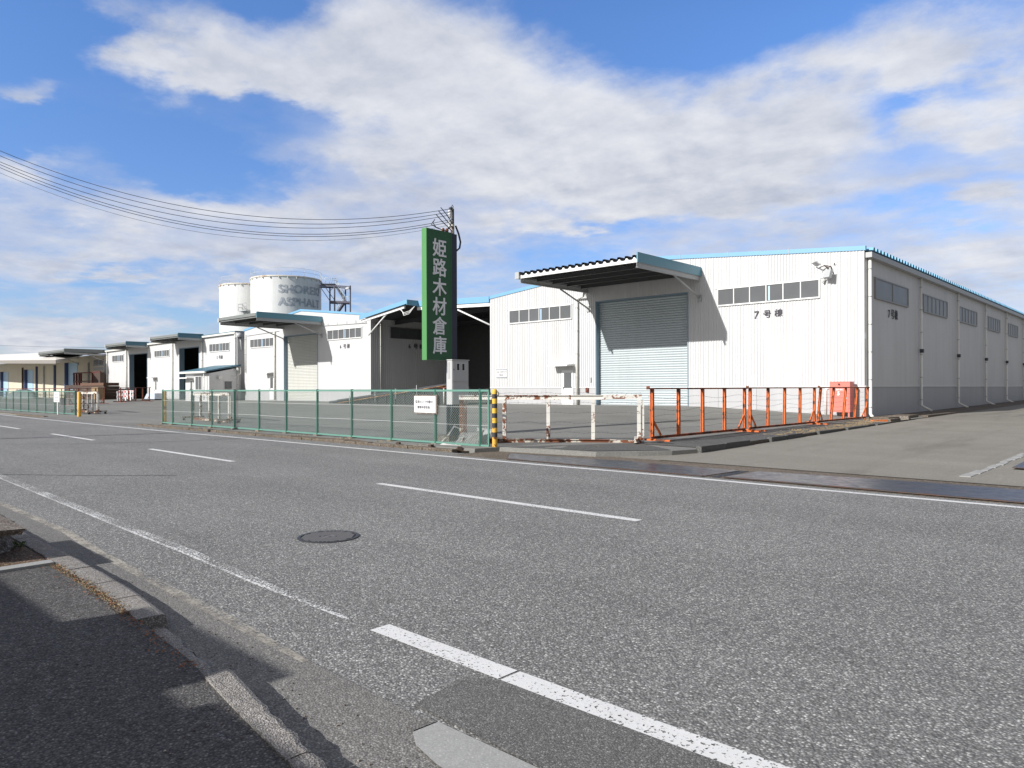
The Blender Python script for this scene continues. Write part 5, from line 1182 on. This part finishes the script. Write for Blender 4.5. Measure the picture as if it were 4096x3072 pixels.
def crumple(corners_b, corners_t, back, nu, nv, amp, seed):
    rnd = random.Random(seed); mb = MB(); vs = []
    for side in (0, 1):
        for j in range(nv + 1):
            for i in range(nu + 1):
                u, v = i / nu, j / nv
                p = Vector(corners_b[0]).lerp(Vector(corners_b[1]), u).lerp(Vector(corners_t[0]).lerp(Vector(corners_t[1]), u), v)
                bul = math.sin(math.pi * u) ** .6 * (1 - v * .75)
                p.y += (-1 if side == 0 else 1) * back * (.25 + .75 * bul) + rnd.uniform(-amp, amp)
                p.z += rnd.uniform(-amp, amp) * (v > 0); p.x += rnd.uniform(-amp, amp)
                vs.append(p)
    m_ = (nu + 1) * (nv + 1); fs = []
    for side in (0, 1):
        for j in range(nv):
            for i in range(nu):
                q = [side * m_ + j * (nu + 1) + i, side * m_ + j * (nu + 1) + i + 1, side * m_ + (j + 1) * (nu + 1) + i + 1, side * m_ + (j + 1) * (nu + 1) + i]
                fs.append(tuple(q if side == 0 else reversed(q)))
    for i in range(nu): a = nv * (nu + 1) + i; fs.append((a, a + 1, m_ + a + 1, m_ + a))
    for j in range(nv):
        a = j * (nu + 1); fs.append((a, m_ + a, m_ + a + nu + 1, a + nu + 1)); b = a + nu; fs.append((b, b + nu + 1, m_ + b + nu + 1, m_ + b))
    mb.add(vs, fs, True); return mb
crumple([(-15.25, 13.98, .0), (-14.3, 13.98, .0)], [(-15.02, 14.12, .40), (-14.15, 14.12, .50)], .13, 11, 7, .018, 2).build('body', 'sack', sk)
crumple([(-15.35, 13.42, -.01), (-14.45, 13.38, -.01)], [(-15.25, 13.6, .13), (-14.5, 13.6, .10)], .05, 9, 3, .014, 4).build('spilled_fold', 'sackpale', sk)
tray = MB(); tray.hexa([(-14.7, 14.35, .05), (-14.25, 14.25, .05), (-14.05, 14.35, .5), (-14.75, 14.45, .5)], [(-14.7, 14.38, .05), (-14.25, 14.28, .05), (-14.05, 14.38, .5), (-14.75, 14.48, .5)])
tray.bar((-14.25, 14.25, .05), (-14.05, 14.35, .52), .03); tray.bar((-14.05, 14.35, .5), (-14.75, 14.45, .52), .03)
tag(tray.build('mesh_tray', 'greysteel'), 'grey folded wire tray leaning behind the woven sack', 'tray')
chunk('footing_block', 'tan rough concrete block under the meter cabinet behind the fence', 'block', (-16.25, 14.6, .02), (.7, .5, .26), .2, 'stone')
mb = MB(); mb.tube([(-16.6, 15.5, .4), (-16.3, 15.0, .5), (-16.0, 14.5, .28), (-16.1, 14.3, .06), (-16.5, 14.2, .04)], .022, 6); tag(mb.build('hose', 'pvc'), 'pale hose curling over the block behind the fence', 'hose')
for i, (x, y) in enumerate(((-15.0, 12.95), (-13.9, 12.98), (-16.4, 12.95))):
    chunk('rubble_stone', ('dark rubble stone on the kerb left of the bollard', 'dark rubble stone on the kerb nearest the bollard', 'dark rubble stone on the kerb below the fence sign')[i], 'stone', (x, y, .05), (.14, .12, .09), i, 'browndark', 'rubble stones on the far kerb')

# timber, rack and boxes at the left
def ls_stack(label, x0, x1, y0, y1, z0, z1, m_, lay=6):
    t = thing('timber_stack', label, 'timber stack', (x0, y0, z0)); h = (z1 - z0) / lay
    for k in range(lay):
        o1, o2 = random.uniform(-.12, .12), random.uniform(-.12, .12); mb = MB(); mb.box(x0 + o1, x1 + o2, y0 + random.uniform(-.06, .06), y1, z0 + k * h + (.05 if k else 0), z0 + (k + 1) * h); mb.build('board_layer', m_ if k < lay - 1 or m_ == 'browndark' else 'rustbrown', t)
    return t
ls_stack('dark tarped timber stack beside the red rack', -116, -109.2, 32.8, 34.6, .35, 2.25, 'browndark', 3)
ls_stack('brown timber stack with red boards on top next to warehouse 4', -108.9, -100.2, 32.6, 34.4, .38, 2.5, 'brown', 5)
tag(MB().box(-101.9, -99.6, 31.7, 32.5, .38, 1.9).build('cardboard_box', 'cardboard'), 'tall tan box at the right end of the timber stacks', 'box')
rk = thing('steel_rack', 'dark red open steel rack standing behind the timber stack', 'rack', (-114, 33.9, .4))
for x in (-119.3, -118.2, -117.0, -116.2, -111.4, -110.6):
    mb = MB(); mb.box(x - .1, x + .1, 34.7, 34.9, .3, 4.0); mb.build('upright', 'reddark', rk)
mb = MB(); mb.box(-119.4, -108.2, 34.7, 34.85, 3.95, 4.1); mb.box(-119.4, -111.0, 34.7, 34.8, 2.75, 2.88); mb.build('rail', 'reddark', rk)
mb = MB(); mb.box(-110.9, -108.2, 34.72, 35.3, .4, 3.95); mb.build('panel', 'browndark', rk)
# plastic barricades
def make_barricade():
    g = thing('barricade', 'x', 'barricade', (0, 0, 0), 'red and white barricades')
    mb = MB(); mb.box(-.6, .6, -.03, .03, .72, .9); mb.box(-.6, .6, -.03, .03, .34, .5)
    for x in (-.5, 0, .5): mb.box(x - .05, x + .05, -.03, .03, .5, .72); mb.box(x - .05, x + .05, -.03, .03, .06, .34)
    mb.build('rail', 'whiteplain', g)
    for x in (-.42, -.02, .36):
        MB().box(x - .1, x + .1, -.036, .036, .36, .48).build('stripe', 'red', g); MB().box(x - .1, x + .1, -.036, .036, .74, .88).build('stripe', 'red', g)
    mb = MB(); mb.box(-.62, -.42, -.3, .3, 0, .07); mb.box(.42, .62, -.3, .3, 0, .07); mb.build('foot', 'black', g)
    return g
bc = make_barricade(); spots = [(-82.8, 28.5, 2.5, 'white and red barricade nearest the orange barrier'), (-85.5, 30.0, .3, 'white and red barricade left of the far doorway'), (-93.4, 33.3, 0, 'first red and white barricade before the open doorway'), (-95.2, 33.6, .1, 'middle red and white barricade before the open doorway'), (-97.0, 33.5, -.1, 'leftmost red and white barricade before the open doorway')]
for i, (x, y, a, lb) in enumerate(spots):
    o = bc if i == 0 else dup(bc); o.location = (x, y, zyard(x, y)); o.rotation_euler = (0, 0, a); o.scale = (1.6, 1.2, 1.25); o['label'] = lb
pb = thing('sheeted_pallet', 'low pallet wrapped in silver blue sheet beside the open doorway of warehouse 5', 'pallet', (-87, 33.6, .5))
mb = MB(); mb.hexa([(-88.4, 33, .55), (-85.4, 33, .55), (-85.4, 34.4, .55), (-88.4, 34.4, .55)], [(-88.2, 33.2, 1.15), (-85.9, 33.2, 1.2), (-85.9, 34.2, 1.2), (-88.2, 34.2, 1.1)]); mb.build('sheet', 'tarp', pb)
mb = MB(); mb.box(-88.6, -85.3, 33, 34.4, .42, .54); mb.build('base', 'black', pb)
# covered heap behind the left fence
hp = blobmesh((-128, 30.5, .3), (5, 2, 1.3), 8); tag(hp.build('covered_heap', plain('green_grey_sheet', (.16, .20, .20), .7, var=.3)), 'green grey sheeted heap behind the left chain link fence', 'heap')
# low building behind the viewer whose roofline throws the stepped shadow over the pavement
rbd = thing('workshop', 'low grey workshop behind the viewer, its stepped shadow lying on the near pavement', 'building', (-5, -4, 0))
yb = -3.0; HB = 2.72
mb = MB(); mb.box(-40, 8, yb - 6, yb, 0, HB); mb.build('wall', 'plinth', rbd)
for a, b, h in ((-10.9, -9.55, 3.10), (-6.55, -5.02, 3.02), (-4.62, 8, 2.79)):
    mb = MB(); mb.box(a, b, yb - .4, yb - .001, HB, h); mb.build('parapet_block', 'plinth', rbd)
